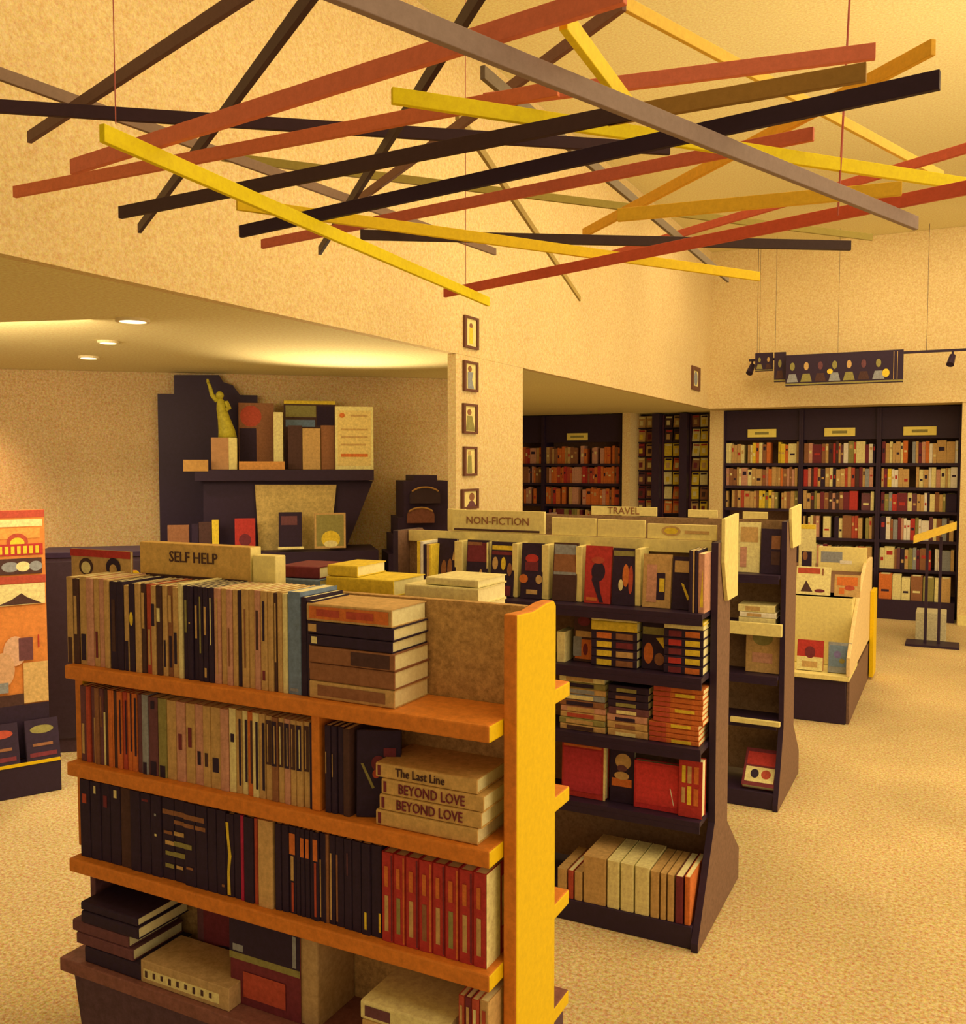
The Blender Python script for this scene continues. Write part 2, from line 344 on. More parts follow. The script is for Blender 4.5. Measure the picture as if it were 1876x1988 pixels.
def bars(n, c, lo=.15, hi=.9):       # a printed spine: a few bars of lettering
    v = lo; out = []
    for k in range(n):
        h = (hi - lo) / n; out.append(('r', .28, .72, v + h * .12, v + h * .8, c)); v += h
    return out
# --- top row (on the uppermost shelf)
rowA = [(-2.065, -2.04, 'tan', 0.225, [('r', 0.2, 0.8, 0.0, 0.3, 'dark brown')]), (-2.04, -2.018, 'dark brown', 0.222, [('r', 0.25, 0.75, 0.35, 0.8, 'tan')]), (-2.018, -1.99, 'tan', 0.228, [('r', 0.2, 0.8, 0.05, 0.35, 'black')]), (-1.99, -1.965, 'pink', 0.226), (-1.965, -1.944, 'tan', 0.226, [('r', 0.3, 0.7, 0.1, 0.4, 'maroon')]), (-1.944, -1.925, 'pink', 0.227), (-1.925, -1.907, 'tan', 0.225), (-1.907, -1.877, 'black', 0.222, [('r', 0.3, 0.7, 0.2, 0.8, 'dark brown')]), (-1.877, -1.856, 'black', 0.224), (-1.856, -1.837, 'tan', 0.215, [('r', 0.2, 0.8, 0.0, 0.35, 'black')]), (-1.837, -1.816, 'black', 0.222, [('e', 0.5, 0.6, 0.3, 0.08, 'yellow')]), (-1.816, -1.796, 'tan', 0.222), (-1.796, -1.78, 'dark brown', 0.223, [('r', 0.2, 0.8, 0.5, 0.9, 'tan')]), (-1.78, -1.761, 'brick red', 0.222, [('r', 0.3, 0.7, 0.1, 0.5, 'tan')]), (-1.761, -1.744, 'tan', 0.22, [('r', 0.2, 0.8, 0.55, 0.8, 'black')]), (-1.744, -1.726, 'dark brown', 0.222, [('r', 0.2, 0.8, 0.6, 0.75, 'cream')]), (-1.726, -1.709, 'tan', 0.222, [('r', 0.3, 0.7, 0.1, 0.4, 'black')]), (-1.709, -1.691, 'brown', 0.222, [('r', 0.25, 0.75, 0.1, 0.45, 'black'), ('r', 0.25, 0.75, 0.6, 0.9, 'tan')]), (-1.691, -1.672, 'tan', 0.22, [('r', 0.25, 0.75, 0.15, 0.5, 'black')]), (-1.672, -1.658, 'cream', 0.23), (-1.658, -1.64, 'black', 0.226, [('r', 0.3, 0.7, 0.5, 0.85, 'olive')]), (-1.64, -1.624, 'black', 0.226, [('r', 0.35, 0.65, 0.6, 0.62, 'tan')]), (-1.624, -1.607, 'black', 0.226, [('r', 0.3, 0.7, 0.45, 0.8, 'tan')]), (-1.607, -1.591, 'black', 0.226, [('r', 0.35, 0.65, 0.3, 0.9, 'olive')]), (-1.591, -1.574, 'black', 0.226, [('r', 0.3, 0.7, 0.05, 0.15, 'tan'), ('r', 0.3, 0.7, 0.5, 0.8, 'tan')]), (-1.574, -1.557, 'black', 0.226, [('r', 0.4, 0.6, 0.4, 0.9, 'cream')]), (-1.557, -1.537, 'pink', 0.226, [('r', 0.4, 0.6, 0.1, 0.9, 'tan')]), (-1.537, -1.518, 'tan', 0.226), (-1.518, -1.501, 'pink', 0.226, [('r', 0.4, 0.6, 0.2, 0.6, 'brown')]), (-1.501, -1.485, 'tan', 0.226), (-1.485, -1.473, 'black', 0.225), (-1.473, -1.451, 'tan', 0.229, [('r', 0.4, 0.6, 0.2, 0.8, 'brown')]), (-1.451, -1.433, 'tan', 0.229), (-1.433, -1.415, 'pink', 0.229, [('r', 0.3, 0.7, 0.4, 0.8, 'dark brown')]), (-1.415, -1.395, 'tan', 0.229, [('r', 0.3, 0.7, 0.1, 0.2, 'maroon'), ('r', 0.35, 0.65, 0.5, 0.9, 'black')]), (-1.395, -1.379, 'tan', 0.228), (-1.379, -1.368, 'dark brown', 0.226, [('r', 0.3, 0.7, 0.3, 0.9, 'tan')]), (-1.368, -1.353, 'tan', 0.229), (-1.353, -1.339, 'cream', 0.226), (-1.339, -1.301, 'blue grey', 0.232, [('r', 0.2, 0.8, 0.03, 0.06, 'grey')]), (-1.301, -1.284, 'black', 0.222), (-1.284, -1.266, 'black', 0.215, [('r', 0.4, 0.6, 0.3, 0.8, 'brown')])]
spine_row(rowA, 1.642, SZ[0], .138, 'on the top shelf of the front bookcase', 'books standing on the top shelf of the front bookcase')
# --- face-out magazines standing behind the left end of the top row, against the back board
def face(label, group, x0, x1, y, z0, z1, col, art, t=.02, tilt=-.0, rz=0, name='face_out_book', pages=None, cat='book'):
    return book(name, label, group, (x0, y, z0 + .0006), t, x1 - x0, z1 - z0, col, mode='face', tilt=tilt, cover_art=art, rz=rz, cat=cat, pages=pages)
PORT = [('e', .26, .83, .12, .085, 'dark brown'), ('e', .26, .82, .08, .06, 'cream'), ('r', .2, .36, .4, .58, 'brown'), ('e', .72, .84, .12, .09, 'black'), ('e', .72, .82, .06, .05, 'tan'), ('r', 0, 1, .93, 1, 'red')]
face('tan portrait magazine with a red top band behind the leftmost top-shelf books', None, -2.212, -1.978, 1.7805, SZ[0], 1.362, 'tan', PORT, .0075)
# --- horizontal stack
stA = [(.040, 'tan', 0, [('r', .2, .8, .1, .9, 'brown')]), (.040, 'brown', 0.001), (.038, 'brown', .002, [('r', .1, .9, .5, .95, 'dark brown')]), (.026, 'black', -.004, [('r', .2, .8, .05, .12, 'cream')]), (.028, 'black', -.001, [('r', .2, .8, .0, .1, 'tan')]), (.040, 'tan', -.006, [('r', .15, .85, .03, .97, 'orange'), ('r', .3, .7, .12, .4, 'brick red'), ('r', .3, .7, .48, .8, 'brick red')])]
sAx = -1.273; sAw = 0.22199999999999998
stack(stA, sAx, 1.636, SZ[0], sAw, .146, 'in the top-shelf stack beside the bare back board', 'thick books stacked on the top shelf of the front bookcase')
# lettering on the orange spine
def sticker(body, size, col, x, y, z, label, sx=1):
    pass
# --- second row
rowB = [(-2.025, -2.002, 'purple brown', 0.198, [('r', 0.3, 0.7, 0.1, 0.5, 'tan')]), (-2.002, -1.986, 'brick red', 0.198), (-1.986, -1.969, 'purple brown', 0.198, [('r', 0.7, 1, 0.0, 0.6, 'tan')]), (-1.969, -1.952, 'brown', 0.198), (-1.952, -1.937, 'purple brown', 0.198, [('r', 0.3, 0.7, 0.5, 0.9, 'brown')]), (-1.937, -1.92, 'dark brown', 0.198, [('r', 0, 0.4, 0, 0.7, 'cream')]), (-1.92, -1.903, 'orange', 0.198), (-1.903, -1.887, 'dark brown', 0.198, [('r', 0.0, 0.35, 0, 1, 'orange')]), (-1.887, -1.87, 'orange', 0.198, [('r', 0.7, 1, 0.2, 0.9, 'black')]), (-1.87, -1.854, 'brick red', 0.198, [('r', 0.7, 1, 0.2, 0.9, 'black')]), (-1.854, -1.837, 'orange', 0.198, [('r', 0.75, 1, 0.25, 1, 'black')]), (-1.837, -1.819, 'orange', 0.198, [('r', 0.6, 1, 0.2, 0.95, 'black')]), (-1.819, -1.801, 'purple brown', 0.198), (-1.801, -1.78, 'grey', 0.2, [('r', 0.2, 0.8, 0, 0.15, 'black')]), (-1.78, -1.747, 'purple brown', 0.197, [('r', 0.2, 0.8, 0.0, 0.18, 'black'), ('r', 0.3, 0.7, 0.85, 0.95, 'black')]), (-1.747, -1.717, 'olive', 0.197, [('r', 0.2, 0.8, 0.0, 0.15, 'black')]), (-1.717, -1.685, 'tan', 0.196), (-1.685, -1.656, 'pink', 0.196, [('r', 0.3, 0.7, 0.4, 0.6, 'maroon')]), (-1.656, -1.626, 'tan', 0.195, [('r', 0.3, 0.7, 0.45, 0.7, 'maroon')]), (-1.626, -1.599, 'pink', 0.196, [('r', 0.3, 0.7, 0.25, 0.42, 'black')]), (-1.599, -1.575, 'tan', 0.196, [('r', 0.3, 0.7, 0.25, 0.42, 'dark brown')]), (-1.575, -1.542, 'tan', 0.196, [('r', 0.2, 0.8, 0.2, 0.38, 'black')]), (-1.542, -1.518, 'pink', 0.196), (-1.518, -1.496, 'cream', 0.2, [('r', 0.3, 0.8, 0.6, 0.7, 'black')]), (-1.496, -1.479, 'tan', 0.198, [('r', 0.6, 1, 0.1, 0.9, 'black')]), (-1.479, -1.462, 'cream', 0.198, [('r', 0.6, 1, 0.15, 0.9, 'black')]), (-1.462, -1.445, 'orange', 0.198, [('r', 0.6, 1, 0.15, 0.9, 'dark brown')]), (-1.445, -1.426, 'cream', 0.198, [('r', 0.6, 1, 0.1, 0.9, 'black')]), (-1.426, -1.407, 'tan', 0.198, [('r', 0.6, 1, 0.1, 0.9, 'black')]), (-1.407, -1.387, 'tan', 0.196, [('r', 0.1, 0.9, 0.42, 0.95, 'dark brown'), ('r', 0.3, 0.45, 0.45, 0.9, 'tan')]), (-1.387, -1.369, 'brown', 0.196, [('r', 0.1, 0.9, 0.42, 0.95, 'black'), ('r', 0.5, 0.65, 0.45, 0.9, 'tan')]), (-1.369, -1.351, 'tan', 0.196, [('r', 0.1, 0.9, 0.42, 0.95, 'dark brown'), ('r', 0.3, 0.45, 0.45, 0.9, 'cream')]), (-1.351, -1.333, 'pink', 0.196, [('r', 0.1, 0.9, 0.42, 0.95, 'black'), ('r', 0.5, 0.65, 0.45, 0.9, 'tan')]), (-1.333, -1.316, 'tan', 0.196, [('r', 0.1, 0.9, 0.42, 0.95, 'dark brown'), ('r', 0.3, 0.45, 0.45, 0.9, 'tan')]), (-1.316, -1.298, 'tan', 0.196, [('r', 0.1, 0.9, 0.42, 0.95, 'black'), ('r', 0.5, 0.65, 0.45, 0.9, 'cream')]), (-1.298, -1.28, 'tan', 0.196, [('r', 0.1, 0.9, 0.42, 0.95, 'dark brown'), ('r', 0.3, 0.45, 0.45, 0.9, 'tan')]), (-1.28, -1.265, 'black', 0.194)]
spine_row(rowB, 1.642, SZ[1], .138, 'on the second shelf, left of the divider', 'books on the second shelf of the front bookcase')
rowB2 = [(-1.238, -1.221, 'black', 0.196, [('r', 0.2, 0.35, 0.45, 0.7, 'tan')]), (-1.221, -1.205, 'black', 0.196, [('r', 0.2, 0.35, 0.42, 0.68, 'tan')]), (-1.205, -1.188, 'black', 0.196), (-1.188, -1.17, 'dark brown', 0.195)]
spine_row(rowB2, 1.642, SZ[1], .138, 'on the second shelf, right of the divider', 'dark books right of the divider')
book('leaning_book', 'black book with yellow streak leaning right of the divider, pictured cover outward', None, (-1.158, 1.650, SZ[1] + .0005), .018, .098, .19, 'black', mode='face', rz=.42, tilt=-.05,
     cover_art=[('p', [(.1, .62), (.16, .62), (.42, .34), (.36, .33)], 'olive'), ('e', .5, .62, .16, .09, 'maroon'), ('r', .62, .9, .7, .8, 'maroon'), ('e', .45, .5, .08, .05, 'brick red')])
# stack of four
sBx = -1.09; sBw = 0.2450000000000001
lv = ['RISING LOVE', 'BEYOND LOVE', 'BEYOND LOVE', 'The last Love']
z = SZ[1] + .0004
for i, (th, dx, tx) in enumerate(((.034, -.006, 'ZENOTHING'), (.034, .002, 'BEYOND LOVE'), (.034, .006, 'BEYOND LOVE'), (.032, -.010, 'The Last Line'))):
    nm = ('lowest tan hardback with faded title in the short stack of four', 'tan hardback with BEYOND LOVE spine, second from the bottom of four', 'tan hardback with BEYOND LOVE spine, third from the bottom of four', 'topmost tan hardback in the stack of four on the second shelf')[i]
    bo = book('stacked_hardback', nm, 'four tan hardbacks stacked on the second shelf', (sBx + dx, 1.636 + .002 * i, z), th - .0006, .148, sBw, (214, 160, 78), mode='flat', rz=.0, spine_art=[('r', .15, .85, .02, .05, 'maroon')])
    if i in (1, 2):
        text_mesh('spine_lettering', tx, .030, cm('maroon'), bo, (sBw * .50, -.0016, th * .5 - .001), sx=.80)
    elif i == 3: text_mesh('spine_lettering', tx, .026, cm('dark brown'), bo, (sBw * .45, -.0016, th * .5), sx=.85)
    z += th
# --- third row
rowC = [(-2.033, -1.994, 'black', 0.205, [('r', 0.3, 0.7, 0.7, 0.82, 'brick red')]), (-1.994, -1.956, 'black', 0.205, [('r', 0.4, 0.6, 0.85, 0.95, 'cream')]), (-1.956, -1.922, 'black', 0.205, [('r', 0.3, 0.7, 0.7, 0.85, 'maroon')]), (-1.922, -1.885, 'black', 0.205, [('r', 0.4, 0.7, 0.85, 0.95, 'cream')]), (-1.885, -1.848, 'dark brown', 0.205), (-1.848, -1.812, 'black', 0.205), (-1.812, -1.776, 'black', 0.205, [('r', 0.2, 0.8, 0.9, 0.93, 'maroon')]), (-1.776, -1.741, 'black', 0.205, [('r', 0.4, 0.6, 0.5, 0.53, 'cream'), ('r', 0.4, 0.6, 0.75, 0.78, 'grey')]), (-1.741, -1.699, 'black', 0.205, [('r', 0.1, 1, 0.8, 0.86, 'brown'), ('r', 0.3, 1, 0.3, 0.35, 'olive'), ('r', 0.3, 1, 0.43, 0.48, 'tan'), ('r', 0.2, 0.9, 0.56, 0.6, 'brown'), ('r', 0.3, 1, 0.15, 0.2, 'olive')]), (-1.699, -1.662, 'black', 0.205, [('r', 0, 1, 0.8, 0.86, 'brown'), ('r', 0, 0.9, 0.7, 0.75, 'brown'), ('r', 0, 0.9, 0.56, 0.61, 'tan'), ('r', 0, 1, 0.43, 0.49, 'olive'), ('r', 0, 1, 0.3, 0.36, 'olive'), ('r', 0.2, 0.8, 0.16, 0.2, 'tan')]), (-1.662, -1.625, 'black', 0.205, [('r', 0, 1, 0.8, 0.86, 'brown'), ('r', 0, 0.9, 0.7, 0.75, 'brown'), ('r', 0, 0.7, 0.44, 0.5, 'olive'), ('r', 0.2, 0.8, 0.2, 0.23, 'brown')]), (-1.625, -1.588, 'black', 0.205, [('r', 0, 0.8, 0.8, 0.86, 'brown'), ('r', 0, 0.9, 0.7, 0.75, 'brown')]), (-1.588, -1.559, 'black', 0.205), (-1.559, -1.531, 'black', 0.205, [('r', 0.6, 0.9, 0.1, 0.13, 'brown')]), (-1.531, -1.506, 'black', 0.2, [('p', [(0.2, 0.02), (0.6, 0.02), (0.5, 0.3), (0.75, 0.5), (0.5, 0.7), (0.4, 0.9), (0.05, 0.9), (0.2, 0.7), (0.35, 0.5), (0.2, 0.3)], 'yellow')]), (-1.506, -1.485, 'black', 0.204), (-1.485, -1.474, 'magenta', 0.204), (-1.474, -1.444, 'black', 0.204), (-1.444, -1.433, 'brick red', 0.204)]
spine_row(rowC, 1.642, SZ[2], .138, 'on the third shelf, left of the cream slab', 'dark books on the third shelf of the front bookcase', soft=False)
rowC2 = [(-1.43, -1.386, 'cream', 0.205)]
book('upright_book', 'thick plain cream book splitting the dark third-shelf row in two', None, (rowC2[0][0] + .001, 1.640, SZ[2] + .0004), rowC2[0][1] - rowC2[0][0] - .002, .140, .206, (214, 160, 84), soft=True)
rowC3 = [(-1.383, -1.364, 'black', 0.203), (-1.364, -1.344, 'black', 0.203), (-1.344, -1.323, 'black', 0.203, [('r', 0.1, 0.9, 0.68, 0.92, 'orange'), ('r', 0.3, 0.7, 0.38, 0.66, 'tan'), ('r', 0.4, 0.7, 0.02, 0.36, 'brick red')]), (-1.323, -1.31, 'black', 0.203), (-1.31, -1.297, 'black', 0.203, [('r', 0.1, 0.9, 0.68, 0.9, 'orange')]), (-1.297, -1.283, 'black', 0.203, [('r', 0.2, 0.9, 0.68, 0.9, 'orange')]), (-1.283, -1.272, 'black', 0.203), (-1.272, -1.257, 'black', 0.203, [('r', 0.05, 0.95, 0.68, 0.92, 'orange'), ('r', 0.3, 0.7, 0.05, 0.66, 'brick red')]), (-1.257, -1.244, 'black', 0.203, [('r', 0.1, 0.35, 0.05, 0.7, 'tan')]), (-1.244, -1.231, 'brown', 0.203, [('r', 0.0, 0.4, 0.0, 1, 'black')]), (-1.231, -1.213, 'black', 0.203, [('r', 0.2, 0.45, 0.05, 0.8, 'tan')]), (-1.213, -1.189, 'black', 0.203, [('r', 0.1, 0.3, 0.05, 0.8, 'brown')]), (-1.189, -1.167, 'black', 0.203, [('r', 0.4, 0.55, 0.6, 0.85, 'purple brown')]), (-1.167, -1.142, 'black', 0.203), (-1.142, -1.118, 'black', 0.203, [('r', 0.4, 0.65, 0.06, 0.25, 'yellow')]), (-1.118, -1.09, 'black', 0.203, [('r', 0.75, 0.95, 0.06, 0.27, 'yellow')])]
spine_row(rowC3, 1.642, SZ[2], .138, 'on the third shelf, between cream slab and reds', 'black books on the third shelf of the front bookcase')
rt = ['tan', 'olive', 'tan', 'brown']
rowC4 = [(-1.087, -1.057, 'red', 0.196), (-1.057, -1.027, 'red', 0.196), (-1.027, -0.994, 'red', 0.196), (-0.994, -0.961, 'red', 0.196), (-0.961, -0.93, 'red', 0.196), (-0.93, -0.897, 'red', 0.196), (-0.897, -0.864, 'red', 0.196), (-0.864, -0.832, 'red', 0.196)]
spine_row([(a, c, 'red', .196, [('r', .30, .62, .12, .52, rt[i % 4]), ('r', .84, .97, .02, .98, 'orange' if i % 2 else 'maroon'), ('r', .3, .6, .62, .85, 'orange')]) for i, (a, c, _q, _h) in enumerate(rowC4[:-1])], 1.640, SZ[2], .140,
          'at the right end of the third shelf', 'red books on the third shelf', soft=False)
a, c, _q, _h = rowC4[-1]
book('upright_book', 'last red book with patterned cover facing the yellow end panel', 'red books on the third shelf', (a + .0004, 1.640, SZ[2] + .0004), c - a - .001, .140, .196, 'red',
     spine_art=[('r', .30, .62, .12, .52, 'tan'), ('r', .3, .6, .62, .85, 'orange')], cover_art=[('r', .55, 1, .0, 1, 'cream'), ('r', .1, .5, .3, .85, 'tan'), ('e', .35, .6, .14, .16, 'cream'), ('r', .1, .5, .05, .28, 'orange')])
# --- bottom row on the base deck
DZ = .32
stD = [(.042, 'black', 0.0), (.030, 'purple brown', -.03), (.030, 'purple brown', -.045), (.030, 'black', -.01), (.022, 'black', -.015)]
stack(stD, -1.97, 1.60, DZ, 0.20100000000000007, .17, 'at the left end of the base deck', 'dark books stacked on the base deck', name='stacked_book')
bx = (-1.771, -1.486, 0.265, 0.411)
o = thing('boxed_set', 'tan boxed set with printed front edge lying on the base deck', 'book box', (0, 0, 0))
MB().box(bx[0], bx[1], 1.60, 1.735, DZ + .0005, DZ + .056, cm((196, 150, 84))).build('box', o, .002)
b = MB(); b.box(bx[0] + .01, bx[1] - .03, 1.5988, 1.5999, DZ + .012, DZ + .036, cm('cream'))
for k in range(9):
    xx = bx[0] + .016 + k * (bx[1] - bx[0] - .05) / 9; b.box(xx, xx + .008, 1.5980, 1.5992, DZ + .016 + (k % 3) * .002, DZ + .032, cm('dark brown'))
b.build('printed_label', o)
face('purple-brown pictured cover standing upright behind the tan boxed set', None, bx[0] + .045, bx[1] + .004, 1.745, DZ, DZ + .20, 'purple brown', [('r', .06, .94, .85, .95, 'brown'), ('r', .1, .9, .1, .8, 'maroon'), ('e', .45, .2, .22, .08, 'black'), ('r', .9, 1, 0, 1, 'tan')], .02)
bx2 = (-1.518, -1.308, 0.272, 0.497)
face('black and tan pictured book facing outward at the bottom centre', None, bx2[0], bx2[1], 1.64, DZ, .535 - .01, 'maroon', [('r', 0, 1, .6, 1, 'black'), ('r', 0, 1, .52, .6, 'olive'), ('r', .05, .2, .62, .7, 'grey'), ('r', .9, .95, .62, .98, 'grey'), ('r', .2, .8, .1, .4, 'brick red')], .03)
book('upright_book', 'wide plain tan book standing right of the black and tan face-out book', None, (-1.368, 1.645, DZ + .0005), .105, .14, .212, (190, 145, 82))
stD2 = [(.045, 'cream', 0.0, [('r', .1, .9, .05, .5, 'pink')]), (.045, 'tan', .004, [('r', .2, .8, .05, .35, 'brick red')]), (.040, 'cream', .0, [('r', .2, .8, .05, .35, 'purple brown')])]
stack(stD2, -1.115, 1.60, DZ, 0.21299999999999997, .165, 'at the lower right of the front bookcase', 'pale books stacked on the base deck')
rowD = [(-0.889, -0.874, 'brick red', 0.19, [('r', 0.3, 0.7, 0.2, 0.9, 'tan')]), (-0.874, -0.858, 'maroon', 0.19, [('r', 0.3, 0.7, 0.2, 0.9, 'tan')]), (-0.858, -0.841, 'brick red', 0.19, [('r', 0.3, 0.7, 0.1, 0.9, 'cream')]), (-0.841, -0.82, 'tan', 0.19, [('r', 0.3, 0.7, 0.2, 0.9, 'brick red')])]
spine_row(rowD, 1.62, DZ, .15, 'at the right end of the base deck', 'thin books at the right end of the base deck')
# --- things on the far side of the bookcase seen over its top
sg = thing('shelf_sign', 'tan SELF HELP sign board standing on the front bookcase', 'sign', (-1.954, 1.81, 1.2965))
sw = 0.3839999999999999
MB().box(0, sw, -.02, .02, .0005, .094, mat(216, 160, 72, .6, .14, 60, 'tan_sign_board'), mx=M_CRM).build('board', sg, .002)
MB().box(.008, sw - .01, -.0225, -.0205, .003, .011, cm('dark brown')).build('base_strip', sg)
text_mesh('sign_lettering', 'SELF HELP', .040, cm('dark brown'), sg, (sw * .5, -.0215, .058), sx=.95)
o = MB().box(-1.564, -1.491, 1.79, 1.83, 1.2975, 1.372, M_CRM).build('card_holder', bevel=.003); tag(o, 'small cream card holder at the right end of the SELF HELP sign', 'card holder')
# support for far-side books: they stand on the far top shelf, spines away from us
far = [
 ('tan', (-1.596, -1.446, 1.256, 1.317), .26, 'red and yellow book lying tilted on the bookcase top behind the SELF HELP sign', 'maroon'),
]
fz = SZ[0]
fs = [(-1.958, -1.916, 'black', 0.25), (-1.916, -1.891, 'tan', 0.245), (-1.891, -1.866, 'orange', 0.245), (-1.866, -1.839, 'tan', 0.245), (-1.839, -1.815, 'brown', 0.245), (-1.815, -1.791, 'tan', 0.245)]
spine_row([(a, c, k, h - .02) for a, c, k, h in fs], 1.87, fz, .14, 'behind the SELF HELP sign, on the far side', 'books on the far side of the front bookcase')
def lay(label, px0, px1, y0, y1, z0, th, col, rz=0, top=None):
    bo = book('lying_book', label, None, (px0, y0, z0), th, y1 - y0, px1 - px0, col, mode='flat', rz=rz)
    return bo
# far-side stacks reach above the board: two supporting tan piles and the books seen on top
def pile(x0, x1, n, th, y0, dep, cols, where, group):
    return stack([(th, cols[i % len(cols)], R.uniform(-.003, .003)) for i in range(n)], x0, y0, fz, x1 - x0, dep, where, group)
zt = pile(-1.565, -1.419, 6, .038, 1.865, .15, ['tan', 'cream', 'blue grey', 'tan', 'brown', 'blue grey'], 'in the far-side pile behind the grey book', 'piled books on the far side of the front bookcase, left pile')
lay('red book with yellow edges on top of the far-side pile behind the grey book', -1.547, -1.428, 1.87, 2.01, zt + .0005, .030, 'maroon', rz=.10)
zt = pile(-1.396, -1.199, 6, .040, 1.865, .15, ['tan', 'cream', 'tan', 'cream', 'tan', 'yellow'], 'in the far-side pile behind the orange book', 'piled books on the far side of the front bookcase, middle pile')
lay('yellow-cream book on top of the middle far-side pile', -1.393, -1.307, 1.87, 2.01, zt + .0005, .028, 'yellow', rz=.05)
zt = pile(-1.166, -0.969, 6, .039, 1.865, .15, ['cream', 'tan', 'cream', 'tan', 'cream', 'cream'], 'in the far-side pile nearest the end panel', 'piled books on the far side of the front bookcase, right pile')
lay('flat cream book topping the far-side pile nearest the yellow end panel', -1.115, -0.973, 1.88, 2.02, zt + .0005, .018, 'cream', rz=-.04)

# ================================================================== BLACK GONDOLAS
def gondola(name, label, x0, x1, yf, yc, ybk, up_f, up_b, zs, ztop, sh_f, base_z, base_f, base_b, top_tilt=0):
    g = thing(name, label, 'display shelf', ((x0 + x1) / 2, yc, 0))
    M_side = M_GRY
    prof = [(up_f, ztop), (up_f, .36), (base_f, .03), (base_f, .001), (base_b, .001), (base_b, .12), (up_b, .30), (up_b, ztop)]
    for xa in (x1 - .024, x0):
        b = MB(); b.prism(prof, xa, xa + .024, 0, M_BLK, M_side); part(b, 'end_panel', g, .001)
    b = MB(); b.box(x0 + .025, x1 - .025, yc - .010, yc + .010, .10, ztop - .002, mat(150, 108, 62, .8, .22, 60, 'brown_back_panel')); part(b, 'back_panel', g)
    for z in zs:
        b = MB(); b.box(x0 + .026, x1 - .026, sh_f, yc - .011, z - .018, z, M_BLK); b.box(x0 + .026, x1 - .026, sh_f, sh_f + .008, z - .040, z - .018, M_BLK); part(b, 'shelf', g, .001)
        b = MB(); b.box(x0 + .026, x1 - .026, yc + .011, 2 * yc - sh_f, z - .018, z, M_BLK); part(b, 'shelf', g, .001)
    b = MB(); b.box(x0 + .025, x1 - .025, base_f + .015, base_b - .015, .001, base_z, M_BLK); part(b, 'plinth', g, .002)
    return g
G2Z = [1.098, .882, .640, .392]
gondola('magazine_gondola', 'black gondola behind the front bookcase with face-out magazines on top', -2.03, -.72, 3.05, 3.262, 3.4, 3.165, 3.36, G2Z, 1.33, 3.055, .075, 2.945, 3.575)
Y2 = 3.075
# top row of face-out covers
XR = -.7465
T2 = 'on the top shelf of the middle black gondola'
g2g = 'face-out covers on the top shelf of the middle black gondola'
def f2(px, label, col, art, t=.012): face(label, None, px[0], px[1], Y2 + .05, G2Z[0], px[3], col, art, t, tilt=-.10)
f2((-1.812, -1.724, 1.106, 1.308), 'dark group-portrait magazine, leftmost cover of the middle gondola top shelf', 'black', [('e', .4, .4, .14, .2, 'brown'), ('e', .7, .45, .12, .18, 'brown'), ('p', [(.8, .6), (.88, .8), (.95, .6)], 'tan'), ('r', .1, .9, .02, .07, 'olive')])
f2((-1.679, -1.586, 1.104, 1.307), 'maroon-topped black magazine, second cover of the middle gondola top shelf', 'black', [('r', .05, .95, .6, .95, 'maroon'), ('r', .05, .7, .9, .96, 'brown'), ('e', .5, .12, .2, .07, 'tan'), ('e', .7, .35, .08, .12, 'tan')])
f2((-1.574, -1.475, 1.091, 1.304), 'black magazine with yellow title band and three figures', 'black', [('r', .05, .95, .85, .93, 'yellow'), ('r', .05, .95, .76, .82, 'maroon'), ('e', .2, .6, .12, .12, 'tan'), ('e', .55, .6, .1, .12, 'yellow'), ('e', .82, .5, .1, .12, 'brown'), ('r', .1, .9, .02, .2, 'maroon')])
f2((-1.447, -1.358, 1.09, 1.304), 'black magazine with red bat-like figure', 'black', [('e', .5, .72, .3, .08, 'red'), ('r', .2, .8, .5, .66, 'maroon'), ('e', .15, .35, .2, .08, 'orange'), ('e', .85, .35, .15, .08, 'tan'), ('r', .3, .8, .08, .16, 'tan')])
f2((-1.318, -1.222, 1.078, 1.31), 'grey-brown magazine fading to black below, beside the cream divider', 'dark brown', [('r', .05, .95, .45, .97, 'grey'), ('r', .05, .95, .5, .8, 'brown')])
f2((-1.193, -1.093, 1.075, 1.304), 'red magazine with a black head silhouette', 'red', [('e', .52, .55, .26, .17, 'black'), ('p', [(.32, .5), (.55, .45), (.62, .2), (.75, .02), (.6, .02), (.45, .2), (.28, .4)], 'black'), ('e', .5, .75, .25, .06, 'brick red'), ('r', .1, .5, .04, .1, 'orange')])
f2((-1.089, -1.004, 1.075, 1.3), 'black magazine with gold band and orange couple', 'black', [('r', .05, .95, .86, .95, 'olive'), ('e', .6, .52, .14, .2, 'orange'), ('e', .82, .45, .1, .25, 'brick red'), ('e', .4, .35, .1, .1, 'cream')])
f2((-0.976, -0.875, 1.08, 1.284), 'tan magazine with small dark window picture', 'tan', [('r', .15, .5, .1, .8, 'pink'), ('r', .5, .8, .15, .65, 'black'), ('r', .6, .78, .3, .55, 'yellow')])
f2((-0.871, -0.791, 1.081, 1.279), 'black magazine with tan title and yellow slash', 'black', [('r', .1, .75, .7, .92, 'tan'), ('p', [(.4, .5), (.52, .48), (.8, .2), (.7, .18)], 'yellow')])
